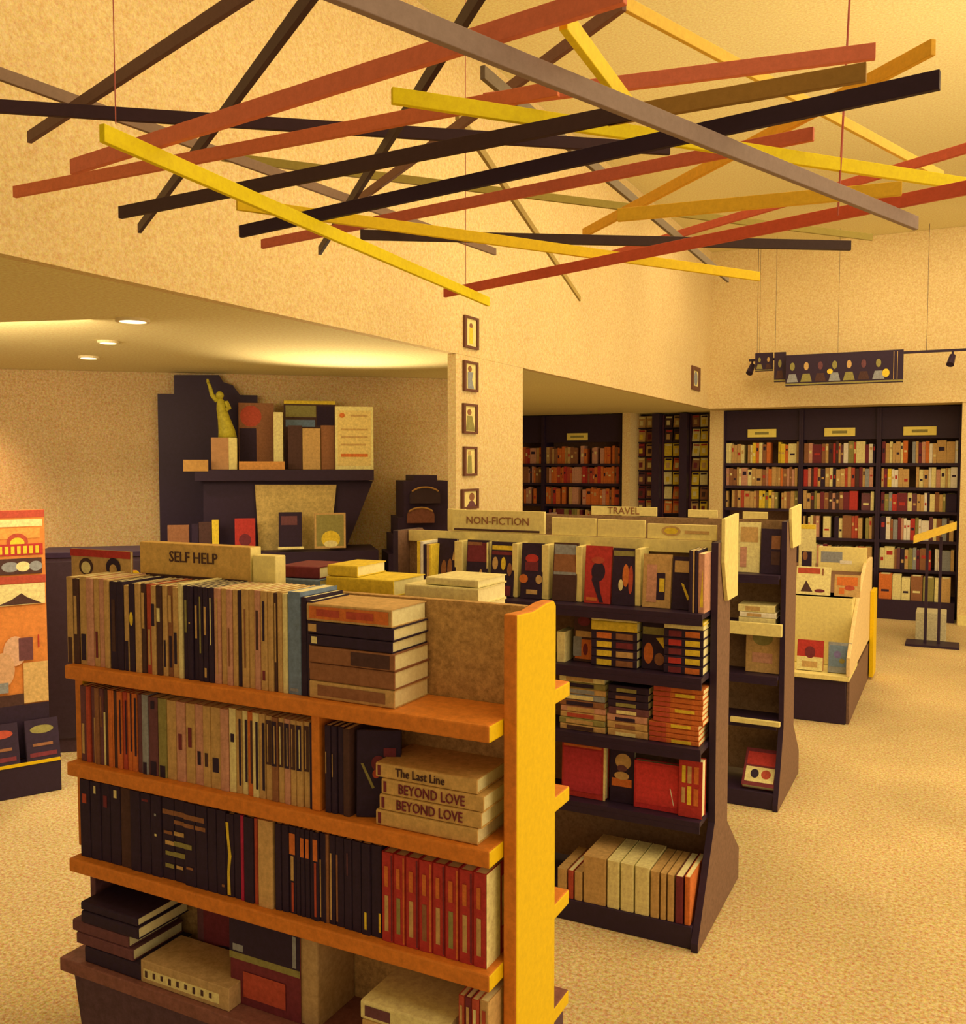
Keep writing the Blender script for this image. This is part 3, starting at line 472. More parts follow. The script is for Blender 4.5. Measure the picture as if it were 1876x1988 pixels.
# thin upright spines and dividers
r2 = [(-0.777, -0.765, 'black', 0.21), (-0.765, -0.758, 'tan', 0.21), (-0.758, -0.746, 'black', 0.21), (-0.746, -0.723, 'pink', 0.2, [('p', [(0.3, 0.1), (0.8, 0.1), (0.7, 0.75)], 'yellow')])]
spine_row([(u - .022, v - .022) + tuple(w_) for u, v, *w_ in r2], Y2, G2Z[0], .13, 'right end of the middle gondola top shelf', 'upright magazines at the right end of the middle gondola')
r2 = [(-1.866, -1.85, 'yellow', 0.2), (-1.85, -1.836, 'white', 0.2), (-1.836, -1.822, 'black', 0.19), (-1.822, -1.81, 'tan', 0.19), (-1.81, -1.801, 'yellow', 0.19)]
spine_row(r2, Y2, G2Z[0], .13, 'left end of the middle gondola top shelf', 'upright magazines at the left end of the middle gondola')
for (x0, x1), lb in zip([[-1.73, -1.696], [-1.591, -1.587], [-1.482, -1.461], [-1.362, -1.335], [-1.227, -1.205], [-1.004, -0.985]],
    ('left of the maroon-topped magazine', 'right of the maroon-topped magazine', 'left of the red bat-like cover', 'right of the red bat-like cover', 'left of the red silhouette cover', 'left of the tan window cover')):
    o = MB().prism([(x0, Y2 + .06), (x1, Y2 + .06), (x1, Y2 + .16), (x0, Y2 + .16)], G2Z[0] + .001, 1.30, 2, M_CRM).build('shelf_divider', bevel=.001)
    tag(o, 'upright cream divider ' + lb, 'divider', 'cream dividers on the middle gondola top shelf')
# header signs
def sign(name, label, x0, x1, y, z0, z1, body=None, th=.014, size=.03, col=None, posts=True):
    s = thing(name, label, 'sign', (x0, y, z0))
    bd = MB().box(0, x1 - x0, 0, th, 0, z1 - z0, col or M_CRM).build('board', s, .001)
    if body: text_mesh('sign_lettering', body, size, cm('brown'), bd, ((x1 - x0) * .5, -.0015, (z1 - z0) * .52))
    return s
q = (-1.8, -1.399, 1.298, 1.406); sA = sign('header_sign', 'cream header sign with faint lettering at the left of the middle gondola', q[0], q[1], 3.245, 1.3305, q[3] + .01, 'NON-FICTION', size=.042)
MB().box(.01, q[1] - q[0] - .02, -.004, -.001, .004, .012, cm('dark brown')).build('ticket_strip', sA)
q = (-1.369, -1.193, 1.31, 1.396); sign('header_sign', 'plain cream header sign right of the lettered one on the middle gondola', q[0], q[1], 3.245, 1.3305, q[3])
q = (-1.185, -1.004, 1.317, 1.394); sign('header_sign', 'cream header sign at the centre right of the middle gondola', q[0], q[1], 3.245, 1.3305, q[3])
q = (-0.994, -0.746, 1.313, 1.384); sF = sign('header_sign', 'cream header sign with an oval emblem, rightmost on the middle gondola', q[0], q[1], 3.245, 1.3305, q[3])
b = MB(); art_shapes(b, [('e', .35, .55, .14, .34, 'tan'), ('e', .35, .55, .10, .22, 'yellow'), ('r', .55, .9, .4, .6, 'tan')], lambda u, v, o: ((q[1] - q[0]) * u, -o, (q[3] - 1.3305) * v)); b.build('emblem', sF)
q = (-1.842, -1.762, 1.292, 1.417); sign('price_card', 'narrow cream card at the far left of the middle gondola header', q[0], q[1], 3.28, 1.3305, q[3])
# header rail
o = MB().box(-2.0, -.76, 3.235, 3.2445, 1.285, 1.329, M_CRM).build('header_rail'); tag(o, 'long cream rail under the header signs of the middle gondola', 'rail')
# tall cream end card of the gondola
def endcard(label, x, y0, y1, z0, z1):
    o = MB().prism([(y0, z0 + .14), (y0 + .03, z0 + .06), (y0 + .06, z0), (y1, z0), (y1, z1), (y0, z1 - .01)], x + .0015, x + .014, 0, M_CRM).build('end_card', bevel=.001); tag(o, label, 'sign')
endcard('tall cream card fixed on the end panel of the middle gondola', -.72, 3.20, 3.42, 1.12, 1.42)
# row 2
a = [-1.283, -1.248, -1.224, -1.155, -1.15, -0.978, -0.975, -0.888, -0.885, -0.717]
book('upright_book', 'small cream book at the left end of the middle gondola second shelf', None, (a[0], 3.09, G2Z[1] + .0005), a[1] - a[0] - .002, .12, .11, 'cream')
face('orange and dark mixed-picture cover on the middle gondola second shelf', None, a[2] - .01, a[3], 3.13, G2Z[1], 1.06, 'dark brown', [('r', .1, .95, .05, .45, 'orange'), ('r', .0, .4, .1, .5, 'grey'), ('r', .1, .9, .5, .62, 'tan'), ('e', .5, .82, .3, .1, 'maroon'), ('e', .6, .25, .12, .12, 'maroon')], .02, -.05)
SG = lambda c1, c2: [('r', .15, .8, .12, .45, c1), ('r', .15, .8, .55, .92, c2)]
stack([(.032, 'black', 0, SG('yellow', 'brown')), (.032, 'black', 0, SG('yellow', 'tan')), (.032, 'black', 0, SG('yellow', 'maroon')), (.032, 'black', 0, SG('orange', 'brown')), (.034, 'yellow', 0), (.018, 'cream', 0)], a[4], 3.09, G2Z[1], a[5] - a[4] - .004, .13, 'in the left black stack, gondola second shelf', 'left black stack, middle gondola second shelf')
face('black and orange portrait cover between the two black stacks', None, a[6], a[7], 3.12, G2Z[1], 1.065, 'black', [('r', .05, .95, .66, .8, 'olive'), ('e', .3, .3, .2, .2, 'orange'), ('e', .75, .2, .2, .12, 'brown'), ('p', [(.6, .6), (.9, .62), (.95, .4)], 'yellow')], .02, -.05)
stack([(.031, 'black', 0, SG('maroon', 'orange')), (.031, 'black', 0, SG('red', 'yellow')), (.031, 'black', 0, SG('maroon', 'yellow')), (.031, 'black', 0, SG('red', 'yellow')), (.031, 'black', 0, SG('maroon', 'orange')), (.016, 'cream', 0), (.012, 'yellow', 0)], a[8], 3.09, G2Z[1], min(a[9], XR) - a[8] - .004, .13, 'in the right black stack, gondola second shelf', 'right black stack, middle gondola second shelf')
# row 3
a = [-1.267, -1.09, -1.084, -0.932, -0.928, -0.717]
lg = [('r', .1, .7, .1, .9, 'grey')]
stack([(.022, c, None if False else R.uniform(-.003, .003), [('r', .15, .8, .15, .75, k)]) for c, k in (('tan', 'dark brown'), ('olive', 'tan'), ('tan', 'brick red'), ('pink', 'tan'), ('brown', 'black'), ('grey', 'cream'), ('tan', 'grey'), ('olive', 'black'), ('cream', 'tan'))], a[0], 3.085, G2Z[2], a[1] - a[0] - .006, .14, 'in the left stack on the gondola third shelf', 'left stack, middle gondola third shelf', 'magazine', name='stacked_magazine', soft=True)
stack([(.026, c, R.uniform(-.003, .003), [('r', .1, .6, .2, .7, k)]) for c, k in (('tan', 'cream'), ('tan', 'brown'), ('pink', 'black'), ('purple brown', 'cream'), ('black', 'olive'), ('black', 'brown'), ('black', 'olive'))], a[2], 3.085, G2Z[2], a[3] - a[2] - .006, .14, 'in the middle stack on the gondola third shelf', 'middle stack, middle gondola third shelf', 'magazine', name='stacked_magazine', soft=True)
stack([(.0178, 'orange', (-.012 if i < 4 else 0) + R.uniform(-.002, .002), [('r', .2, .85, .45, .85, 'orange' if i % 3 else 'yellow'), ('r', .15, .9, .0, .35, 'brick red')]) for i in range(11)], a[4] + .008, 3.085, G2Z[2], min(a[5], XR) - a[4] - .010, .14, 'in the orange stack on the gondola third shelf', 'orange stack, middle gondola third shelf', name='stacked_paperback', soft=True)
# row 4
q = (-1.266, -1.096, 0.379, 0.598)
face('plain red cover with cream edge, leftmost on the gondola fourth shelf', None, q[0], q[1], 3.10, G2Z[3], G2Z[3] + .195, 'red', [('r', .05, .9, .93, .97, 'orange'), ('r', .95, 1, 0, 1, 'cream'), ('r', .05, .9, .1, .9, (190, 50, 48))], .035, -.03)
q = (-1.087, -0.995, 0.383, 0.605)
face('black cover with gold emblem between two red covers', None, q[0], q[1], 3.115, G2Z[3], G2Z[3] + .205, 'black', [('e', .55, .72, .32, .14, 'tan'), ('e', .5, .6, .2, .06, 'purple brown'), ('r', .1, .9, .28, .42, 'orange'), ('e', .5, .47, .3, .07, 'tan')], .02, -.03)
q = (-0.992, -0.83, 0.381, 0.584)
face('red cover lying lower between the black emblem and lettered covers', None, q[0], q[1], 3.10, G2Z[3], G2Z[3] + .165, (200, 48, 42), [('r', .05, .97, .1, .95, (212, 56, 44)), ('p', [(.8, .5), (.82, .5), (.9, .15), (.88, .15)], 'white')], .03, -.03)
q = (-0.829, -0.738, 0.401, 0.623)
face('red cover with yellow lettering at the right end of the fourth shelf', None, q[0], min(q[1] + .006, XR), 3.085, G2Z[3], G2Z[3] + .195, 'red', [('r', .15, .3, .6, .9, 'yellow'), ('r', .38, .55, .6, .9, 'tan'), ('r', .65, .85, .6, .9, 'orange'), ('r', .15, .3, .25, .52, 'tan'), ('r', .38, .55, .22, .55, 'yellow'), ('r', .65, .85, .22, .52, 'orange')], .05, -.03)
# base row: books on the sloping front
bs = [(-1.227, -1.188, 'tan', 0.15), (-1.188, -1.163, 'brick red', 0.15), (-1.163, -1.13, 'tan', 0.15), (-1.13, -1.043, 'tan', 0.185), (-1.043, -0.995, 'cream', 0.185), (-0.995, -0.944, 'cream', 0.185), (-0.944, -0.89, 'cream', 0.185), (-0.89, -0.856, 'tan', 0.178), (-0.856, -0.832, 'pink', 0.178), (-0.832, -0.805, 'tan', 0.178), (-0.805, -0.774, 'maroon', 0.178), (-0.774, -0.75, 'orange', 0.182)]
labs = row_labels([i[2] for i in bs], 'on the base deck of the middle gondola', 'book')
for it, lb in zip(bs, labs):
    x0, x1, c, h = it; x1 = min(x1, XR); x0 = min(x0, XR - .02)
    lo = .10 if x0 < -1.13 else 0
    book('upright_book', lb, 'books standing on the base deck of the middle gondola', (x0 + .002, 2.968, .0760), x1 - x0 - .005, .21, h - .02 - lo * .3, c if c != 'pink' else 'tan', soft=True, pages=cm('cream') if c == 'cream' else cm('tan') if c in ('tan', 'pink') else None, lean=.0)

G3Z = [1.080, .845, .605, .395]
gondola('narrow_gondola', 'black gondola standing behind the one with the magazines', -2.0, -.70, 4.4, 4.60, 4.8, 4.46, 4.76, G3Z, 1.33, 4.42, .075, 4.333, 4.954)
endcard('tall cream card fixed on the end panel of the rear gondola', -.70, 4.50, 4.80, 1.20, 1.40)
q = (-0.932, -0.83, 1.069, 1.32); face('cream magazine standing on the rear gondola top shelf', None, q[0], q[1], 4.50, G3Z[0], q[3], 'cream', [('r', .1, .9, .6, .9, 'tan'), ('r', .1, .4, .1, .5, 'pink')], .015, -.08)
q = (-0.824, -0.717, 1.075, 1.311); face('black magazine standing at the right end of the rear gondola top shelf', None, q[0], min(q[1], -.726), 4.49, G3Z[0], q[3] - .02, 'black', [('r', .5, .9, .55, .85, 'brown'), ('r', .5, .9, .2, .5, 'dark brown')], .015, -.08)
q = (-0.911, -0.743, 0.865, 1.023); stack([(.03, 'cream', 0), (.025, 'white', .004, [('r', .2, .8, .2, .6, 'tan')]), (.035, 'cream', -.003, [('r', .2, .8, .2, .6, 'tan')])], q[0], 4.44, G3Z[1], q[1] - q[0], .13, 'on the second shelf of the rear gondola', 'pale books on the rear gondola second shelf')
q = (-0.955, -0.704, 0.854, 0.934); o = MB().box(q[0], q[1] - .002, 4.395, 4.418, G3Z[1] - .045, G3Z[1] + .012, M_CRM).build('price_rail', bevel=.001); tag(o, 'cream price rail on the second shelf edge of the rear gondola', 'rail')
q = (-0.887, -0.73, 0.611, 0.838); face('tan picture-cover book standing on the rear gondola third shelf', None, q[0], q[1], 4.49, G3Z[2], q[3], 'tan', [('e', .5, .7, .3, .15, 'olive'), ('r', .2, .8, .2, .4, 'pink'), ('r', .1, .9, .85, .95, 'cream')], .03, -.06)
o = MB().box(-0.935, -0.708, 4.395, 4.418, G3Z[3] - .016, G3Z[3] + .006, M_CRM).build('price_rail', bevel=.001); tag(o, 'thin cream rail on the empty fourth shelf edge of the rear gondola', 'rail')
q = (-0.873, -0.716, 0.028, 0.195); book('game_box', 'red and cream boxed game tilted on the base of the rear gondola', None, (q[0], 4.36, .0765), .035, q[1] - q[0], .19, 'maroon', mode='face', tilt=-.75, cover_art=[('r', .08, .92, .1, .5, 'cream'), ('r', .08, .92, .55, .9, 'red'), ('e', .35, .32, .12, .12, 'black'), ('e', .68, .32, .14, .12, 'brick red')], cat='game box')
q = (-1.561, -1.336, 1.312, 1.38); sign('header_sign', 'cream TRAVEL header sign rising behind the middle gondola', -1.719, -1.366, 4.61, 1.3305, 1.376, 'TRAVEL', size=.05)
sign('header_sign', 'small blank cream header sign left of the rear end card', -1.204, -1.058, 4.61, 1.3305, 1.369)
sign('header_sign', 'cream header sign at the right end of the rear gondola', -0.933, -0.815, 4.61, 1.3305, 1.365)

# ================================================================== DISPLAY ISLAND
isl = thing('display_island', 'cream display island with black plinth beyond the rear gondola', 'display table', (-1.0, 6.7, 0))
X1 = -.56; ITOP = 0.833
b = MB(); b.box(-1.9, X1 - .02, 6.00, 7.50, .001, .27, M_BLK); part(b, 'plinth', isl, .003)
b = MB(); b.prism([(6.00, .27), (7.55, .02), (7.55, .27)], X1 - .018, X1, 0, M_GRY); part(MB().prism([(6.02, .001), (7.52, .001), (7.52, .27), (6.02, .27)], X1 - .018, X1 - .001, 0, M_GRY), 'side_skirt', isl)
b = MB(); b.box(-1.9, X1, 5.98, 6.00, .272, .30, M_CRM); b.box(-1.9, X1, 6.0, 6.5, .272, .30, M_CRM); part(b, 'lower_bin', isl, .002)
b = MB(); b.box(-1.9, X1 - .02, 6.30, 7.50, .302, .74, M_CRM); part(b, 'body', isl, .004)
b = MB(); b.prism([(5.98, .302), (7.50, .302), (7.50, .90), (7.0, .90), (6.55, .74), (6.30, .62), (5.98, .42)], X1 - .019, X1 + .004, 0, mat(236, 190, 112, .6, .12, 50, 'pale_end_panel')); part(b, 'end_panel', isl, .004)
b = MB(); b.prism([(6.30, .742), (6.52, .742), (7.0, ITOP), (7.5, ITOP), (7.5, .742)], -1.9, X1 - .02, 0, mat(120, 78, 48, .7, .15, 50, 'dark_rack')); part(b, 'sloping_rack', isl, .002)
b = MB(); b.box(X1 + .005, X1 + .035, 7.35, 7.60, .02, .66, M_YEL); part(b, 'corner_post', isl, .003, 'yellow corner post')
q = (-0.88, -0.724, 0.22, 0.488); face('red and cream pictured book in the lower bin of the display island', None, q[0], q[1], 6.06, .300, q[3], 'red', [('r', 0, 1, 0, .45, 'cream'), ('e', .5, .6, .2, .2, 'maroon'), ('r', .2, .8, .1, .3, 'tan')], .03, -.15)
q = (-0.695, -0.558, 0.24, 0.487); face('blue-grey pictured book in the lower bin of the display island', None, q[0], q[1] - .0, 6.06, .300, q[3], 'grey', [('r', .05, .95, .2, .9, 'blue grey'), ('e', .4, .6, .15, .12, (130, 110, 140)), ('e', .6, .4, .12, .08, 'olive')], .03, -.15)
q = (-0.931, -0.718, 0.691, 0.907); face('cream magazine with red title on the display island rack', None, q[0], q[1], 6.31, .744, q[3] + .02, 'cream', [('r', .05, .7, .75, .95, 'brick red'), ('p', [(.15, .1), (.3, .5), (.5, .1)], 'dark brown'), ('e', .7, .15, .15, .06, 'maroon'), ('r', .75, .8, .7, .95, 'brown')], .02, -.2)
q = (-0.695, -0.549, 0.707, 0.863); face('orange and tan magazine tilted on the display island rack', None, q[0], q[1] + .01, 6.32, .744, q[3] + .02, 'tan', [('r', .1, .9, .5, .9, 'orange'), ('e', .6, .4, .2, .12, 'brick red'), ('r', .2, .4, .1, .4, 'orange')], .02, -.2)
q = (-0.881, -0.56, 0.826, 1.004); s = sign('display_sign', 'white display sign with grey picture on top of the display island', q[0], q[1], 7.03, ITOP + .0005, q[3], th=.03)
b = MB(); art_shapes(b, [('r', .05, .5, .35, .8, 'grey'), ('r', .45, .7, .3, .45, 'white')], lambda u, v, o: ((q[1] - q[0]) * u, -o, (q[3] - ITOP) * v)); b.build('sign_picture', s)
q = (-1.023, -0.907, 0.813, 1.158); face('yellow and cream card standing left of the display island sign', None, q[0], q[1], 7.05, ITOP, q[3], 'cream', [('r', 0, 1, .9, 1, 'yellow'), ('r', .2, .8, .05, .4, 'black'), ('e', .4, .3, .15, .1, 'brown')], .02, 0, cat='card')

# ================================================================== BACK WALL SHELVING
def wall_unit(label, x0, x1, zs, base=True, ztop=2.19):
    u = thing('wall_bookcase', label, 'bookcase', ((x0 + x1) / 2, YB + .2, 0))
    for xa in (x0, x1 - .022):
        part(MB().box(xa, xa + .022, YB + .0, YB + .40, .001, ztop, M_BLK), 'side_panel', u)
    part(MB().box(x0 + .023, x1 - .023, YB + .30, YB + .32, .001, ztop, mat(140, 95, 60, .7, .2, 50, 'brown_wall_back')), 'back_panel', u)
    part(MB().box(x0 + .023, x1 - .023, YB + .03, YB + .05, 1.86, ztop, M_BLK), 'header_board', u)
    for z in zs:
        part(MB().box(x0 + .023, x1 - .023, YB + .01, YB + .299, z - .03, z, M_BLK), 'shelf', u)
    if base: part(MB().box(x0 + .023, x1 - .023, YB - .25, YB + .299, .001, .20, M_BLK), 'base', u)
    return u
bx = [-2.374, -1.532, -0.749, 0.023]
BZ = [1.605, 1.352, 1.103, .800, .492]
names = ['bay beside the pale pillar', 'middle back-wall bay', 'rightmost back-wall bay']
SHN = ['top shelf', 'second shelf', 'third shelf', 'fourth shelf', 'fifth shelf']
warm = ['tan', 'cream', 'tan', 'tan', 'brown', 'pink', 'cream', 'tan', 'orange', 'yellow']
mixd = ['tan', 'cream', 'maroon', 'black', 'brick red', 'olive', 'tan', 'brown', 'dark brown', 'cream', 'white', 'purple brown', 'grey', 'pink', 'tan', 'red']
stuff = MB(); stuff_n = 0; made = 0
def small_book(x0, x1, y0, z0, h, col, label, group):
    b = MB(); m = cm(col); w = x1 - x0 - .002; d = R.uniform(.12, .16)
    b.box(0, w, 0, d, 0, h, m); b.box(w * .15, w * .85, .004, d + .001, .002, h + .0005, M_PAGES)
    if R.random() < .6:
        v = R.uniform(.3, .7); b.box(w * .2, w * .8, -.001, .001, h * v, h * (v + R.uniform(.08, .22)), cm(R.choice(['cream', 'black', 'tan', 'red'])))
    o = b.build('wall_paperback'); o.location = (x0 + .001, y0, z0 + .0006); tag(o, label, 'book', group); return o
def back_row(x0, x1, z, hmax, pal, where, group, seed, individual=True, wmin=.022, wmax=.048):
    global stuff_n, made
    r = random.Random(seed); x = x0 + .004; L = []
    while x < x1 - wmin - .004:
        w = min(r.uniform(wmin, wmax), x1 - .003 - x)
        if r.random() < .12: w = min(w * 2.3, x1 - .003 - x)
        if r.random() > .06: L.append((x, x + w, r.choice(pal), hmax * r.uniform(.84, 1)))
        x += w
    labs = row_labels([i[2] for i in L], where, 'book')
    for (a, c, col, h), lb in zip(L, labs):
        if individual: small_book(a, c, YB + .03 + r.uniform(0, .02), z, h, col, lb, group); made += 1
        else:
            d = .14; y0 = YB + .03; stuff.box(a + .001, c - .001, y0, y0 + d, z + .0006, z + h, cm(col)); stuff_n += 1
for i in range(3):
    x0, x1 = bx[i], bx[i + 1]
    wall_unit(['black wall bookcase just right of the wide pillar', 'middle black wall bookcase on the back wall', 'rightmost black wall bookcase on the back wall'][i], x0, x1 - .001, BZ)
    for k, z in enumerate(BZ):
        if i == 0 and k >= 3: continue           # hidden behind the gondolas
        hm = (.235, .212, .205, .245, .24)[k]
        pal = (warm if k < 2 else ['brown', 'orange', 'tan', 'tan', 'dark brown', 'brown', 'olive', 'brick red', 'yellow']) if i == 0 else mixd if i == 1 else (mixd if k > 1 else warm + ['maroon', 'grey', 'white'])
        back_row(x0 + .024, x1 - .025, z, hm, pal, 'on %s, %s' % (SHN[k], names[i]), 'books on the %s of the %s' % (SHN[k], names[i]), 100 + i * 10 + k)
    cx = (x0 + x1) / 2
    s = thing('category_sign', 'yellow-cream category sign over the ' + names[i], 'sign', (cx - .155, YB + .012, 1.892))
    MB().box(0, .31, 0, .012, 0, .09, mat(248, 210, 90, .6, .05, 30, 'yellow_cream_card')).build('board', s, .002)
    MB().box(.08, .23, -.001, 0, .03, .06, cm('olive')).build('lettering_bar', s)
# books on the low deck of the right bays
for i in (1, 2):
    r = random.Random(300 + i); x = bx[i] + .04; L = []
    while x < bx[i + 1] - .10:
        wd = r.uniform(.05, .13); L.append((x, min(x + wd, bx[i + 1] - .04), r.choice(['tan', 'cream', 'brown', 'tan', 'orange', 'olive']), r.uniform(.18, .27))); x += wd + .004
    labs = row_labels([q[2] for q in L], 'on the low deck, ' + names[i], 'book')
    for (a, c, col, h), lb in zip(L, labs): o = small_book(a, c, YB - .2, .20, h, col, lb, 'books on the low deck of the ' + names[i])
# left bays seen through the opening
lb0 = [-5.085, -4.595, -3.574]
wall_unit('narrow black wall bookcase at the far left, cut off by the pier', lb0[0], lb0[1] - .001, [1.60, 1.36, 1.10])
wall_unit('black wall bookcase with orange books seen through the opening', lb0[1], lb0[2] - .001, [1.60, 1.36, 1.10, .85])
redp = ['orange', 'red', 'orange', 'brick red', 'tan', 'brown', 'orange', 'pink']
for k, z in enumerate([1.60, 1.36, 1.10]):
    back_row(lb0[1] + .024, lb0[2] - .025, z, .215, redp if k else redp + ['tan', 'brown'], 'on %s, bay behind the opening' % SHN[k], 'books on the %s of the bay seen through the opening' % SHN[k], 500 + k)
    back_row(lb0[0] + .12, lb0[1] - .025, z, .21, redp + ['black'], 'on %s beside the pier' % SHN[k], 'books on the %s beside the pier' % SHN[k], 520 + k)
back_row(lb0[1] + .024, lb0[2] - .025, .85, .2, ['brown', 'tan', 'maroon', 'olive'], 'on fourth shelf, bay behind the opening', 'books on the fourth shelf of the bay seen through the opening', 540)
s = thing('category_sign', 'yellow-cream category sign over the orange books', 'sign', (-4.281, YB + .012, 1.885))
MB().box(0, .27, 0, .012, 0, .085, mat(248, 210, 90, .6, .05, 30, 'yellow_cream_card')).build('board', s, .002)
MB().box(.05, .22, -.001, 0, .03, .055, cm('olive')).build('lettering_bar', s)
# pillars in front of the shelving and the magazine columns between them
for (xa, xb), m, lb in (([-3.546, -3.452], M_WALL, 1), ([-2.513, -2.369], M_WALL, 2)):
    struct('trim_%d' % lb, MB().box(xa, xb, YB - .06, YB + .38, .001, ZL - .001, m))
pil = [-3.472, -3.257, -3.138, -2.928, -2.807, -2.609]
part_lbl = ['left', 'middle', 'right']
col_bg = wall = thing('magazine_rack_wall', 'tall black magazine rack with three columns between two pillars', 'magazine rack', ((pil[0] + pil[5]) / 2, YB + .2, 0))
part(MB().box(pil[0] - .02, pil[5] + .02, YB + .36, YB + .40, .001, 2.19, M_BLK), 'back_panel', col_bg)
MZ = [2.03, 1.86, 1.69, 1.52, 1.35, 1.18, 1.01]
for ga, gb in ((pil[1] + .016, pil[2] - .016), (pil[3] + .016, pil[4] - .016)): part(MB().box(ga, gb, YB + .12, YB + .355, .3, 2.19, M_BLK), 'black_column', col_bg)
for ci in range(3):
    xa, xb = pil[2 * ci], pil[2 * ci + 1]
    for z in MZ: part(MB().box(xa, xb, YB + .26, YB + .355, z - .012, z, M_BLK), 'ledge', col_bg)
    for xx in (xa - .012, xb + .001): part(MB().box(xx, xx + .011, YB + .255, YB + .359, .9, 2.18, mat(90, 45, 50, .6, .1, 40, 'maroon_divider')), 'upright', col_bg)
    r = random.Random(900 + ci)
    for k, z in enumerate(MZ):
        ww = (xb - xa) / 2
        for j in range(2):
            col = r.choice([['purple brown', 'tan', 'maroon', 'brown'], ['yellow', 'tan', 'orange', 'cream'], ['tan', 'cream', 'brown', 'yellow']][ci])
            if ci == 1 and k < 2: col = r.choice(['black', 'tan', 'dark brown'])
            hh = min(.15, 2.17 - z)
            b = MB(); b.box(0, ww - .012, 0, .006, 0, hh, cm(col)); b.box(ww * .2, ww * .6, -.001, 0, hh * .2, hh * .6, cm(r.choice(['dark brown', 'maroon', 'cream', 'tan', 'yellow']))); b.box(ww * .1, ww * .8, -.001, 0, hh * .8, hh * .93, cm(r.choice(['cream', 'red', 'black'])))
            o = b.build('rack_magazine'); o.location = (xa + j * ww + .006, YB + .275, z + .0008); o.rotation_euler = (-.12, r.uniform(-.05, .05), 0)
            tag(o, '%s magazine, %s side, %s tier down, %s rack column' % (col, ('left', 'right')[j], ORD[k], part_lbl[ci]), 'magazine', 'magazines in the tall rack between the pillars')
if stuff_n: tag(stuff.build('paperbacks'), 'rows of paperbacks on the back wall', 'books', kind='stuff')

# ================================================================== PIER POSTERS
pz = [(4.541, 4.707, 2.242, 2.419),
      (4.534, 4.7, 2.003, 2.17),
      (4.527, 4.694, 1.767, 1.934),
      (4.533, 4.687, 1.531, 1.695),
      (4.508, 4.706, 1.345, 1.458)]
figs = [[('e', .5, .72, .12, .08, 'brown'), ('r', .38, .62, .15, .65, 'yellow')], [('e', .45, .75, .14, .1, 'brown'), ('p', [(.3, .65), (.7, .65), (.6, .4), (.75, .1), (.3, .1)], 'grey')],
        [('e', .45, .72, .15, .1, 'brown'), ('p', [(.3, .6), (.65, .6), (.85, .1), (.2, .1)], 'olive')], [('e', .45, .78, .12, .08, 'tan'), ('p', [(.35, .7), (.6, .7), (.65, .1), (.3, .1)], 'olive')], [('e', .62, .6, .16, .2, 'brown'), ('p', [(.3, .1), (.9, .1), (.7, .4), (.5, .4)], 'purple brown')]]
plab = ['topmost', 'second from the top', 'middle', 'fourth from the top', 'lowest and squarest']
M_FR = mat(110, 62, 40, .5, .1, 40, 'brown_frame')
def framed(name, label, group, y0, y1, z0, z1, fig, fw=.022):
    t = thing(name, label, 'picture', (XL + .001, y0, z0), 0, group); Yw = y1 - y0; H = z1 - z0
    b = MB()
    for (a0, a1, b0, b1) in ((0, Yw, 0, fw * .6), (0, Yw, H - fw * .6, H), (0, fw, fw * .6, H - fw * .6), (Yw - fw, Yw, fw * .6, H - fw * .6)): b.box(0, .014, a0, a1, b0, b1, M_FR)
    b.build('frame', t)
    MB().box(0, .006, fw, Yw - fw, fw * .6, H - fw * .6, M_CRM).build('print', t)
    b = MB(); art_shapes(b, fig, lambda u, v, o: (.006 + o, Yw * u, H * v)); b.build('figure', t); return t
for (y0, y1, z0, z1), fg, pl in zip(pz, figs, plab):
    framed('framed_picture', '%s narrow framed picture in the column on the pier' % pl, 'framed pictures in a column on the pier', y0, y1, z0, z1, fg)
framed('framed_picture', 'small dark framed picture alone above the opening near the back', None, 9.44, 9.78, 2.358, 2.601, [('e', .5, .5, .2, .3, 'grey')], .07)

# ================================================================== TRACK AND BLACK PICTURE BANNER
tr = thing('lighting_track', 'thin dark lighting track running along the back wall', 'track light', (-.9, 10.0, 2.682))
b = MB(); b.box(-1.981 + .9, 1.6, -.012, .012, -.012, .012, M_BLK); b.build('rail', tr)
for px_ in (-1.949, -0.073):
    h = MB(); h.tube([(px_ + .9, 0, -.012), (px_ + .9, 0, -.05)], .01, M_BLK, 8); h.tube([(px_ + .9, .02, -.05), (px_ + .88, -.05, -.14)], [.028, .035], M_BLK, 12); h.build('spot_head', tr)
for xx in (-1.0, 0.6, 1.5): MB().tube([(xx, 0, .012), (xx, 0, ZC - 2.682)], .002, M_BLK, 6).build('drop_rod', tr)
ban = [((-1.901, -1.722, 2.554, 2.741), 9.90, 'smallest stepped black picture panel at the left of the hanging banner'), ((-1.7, -1.588, 2.431, 2.734), 9.85, 'middle stepped black picture panel of the hanging banner'), ((-1.576, -0.491, 2.38, 2.691), 9.78, 'widest black picture panel with a row of pale figures')]
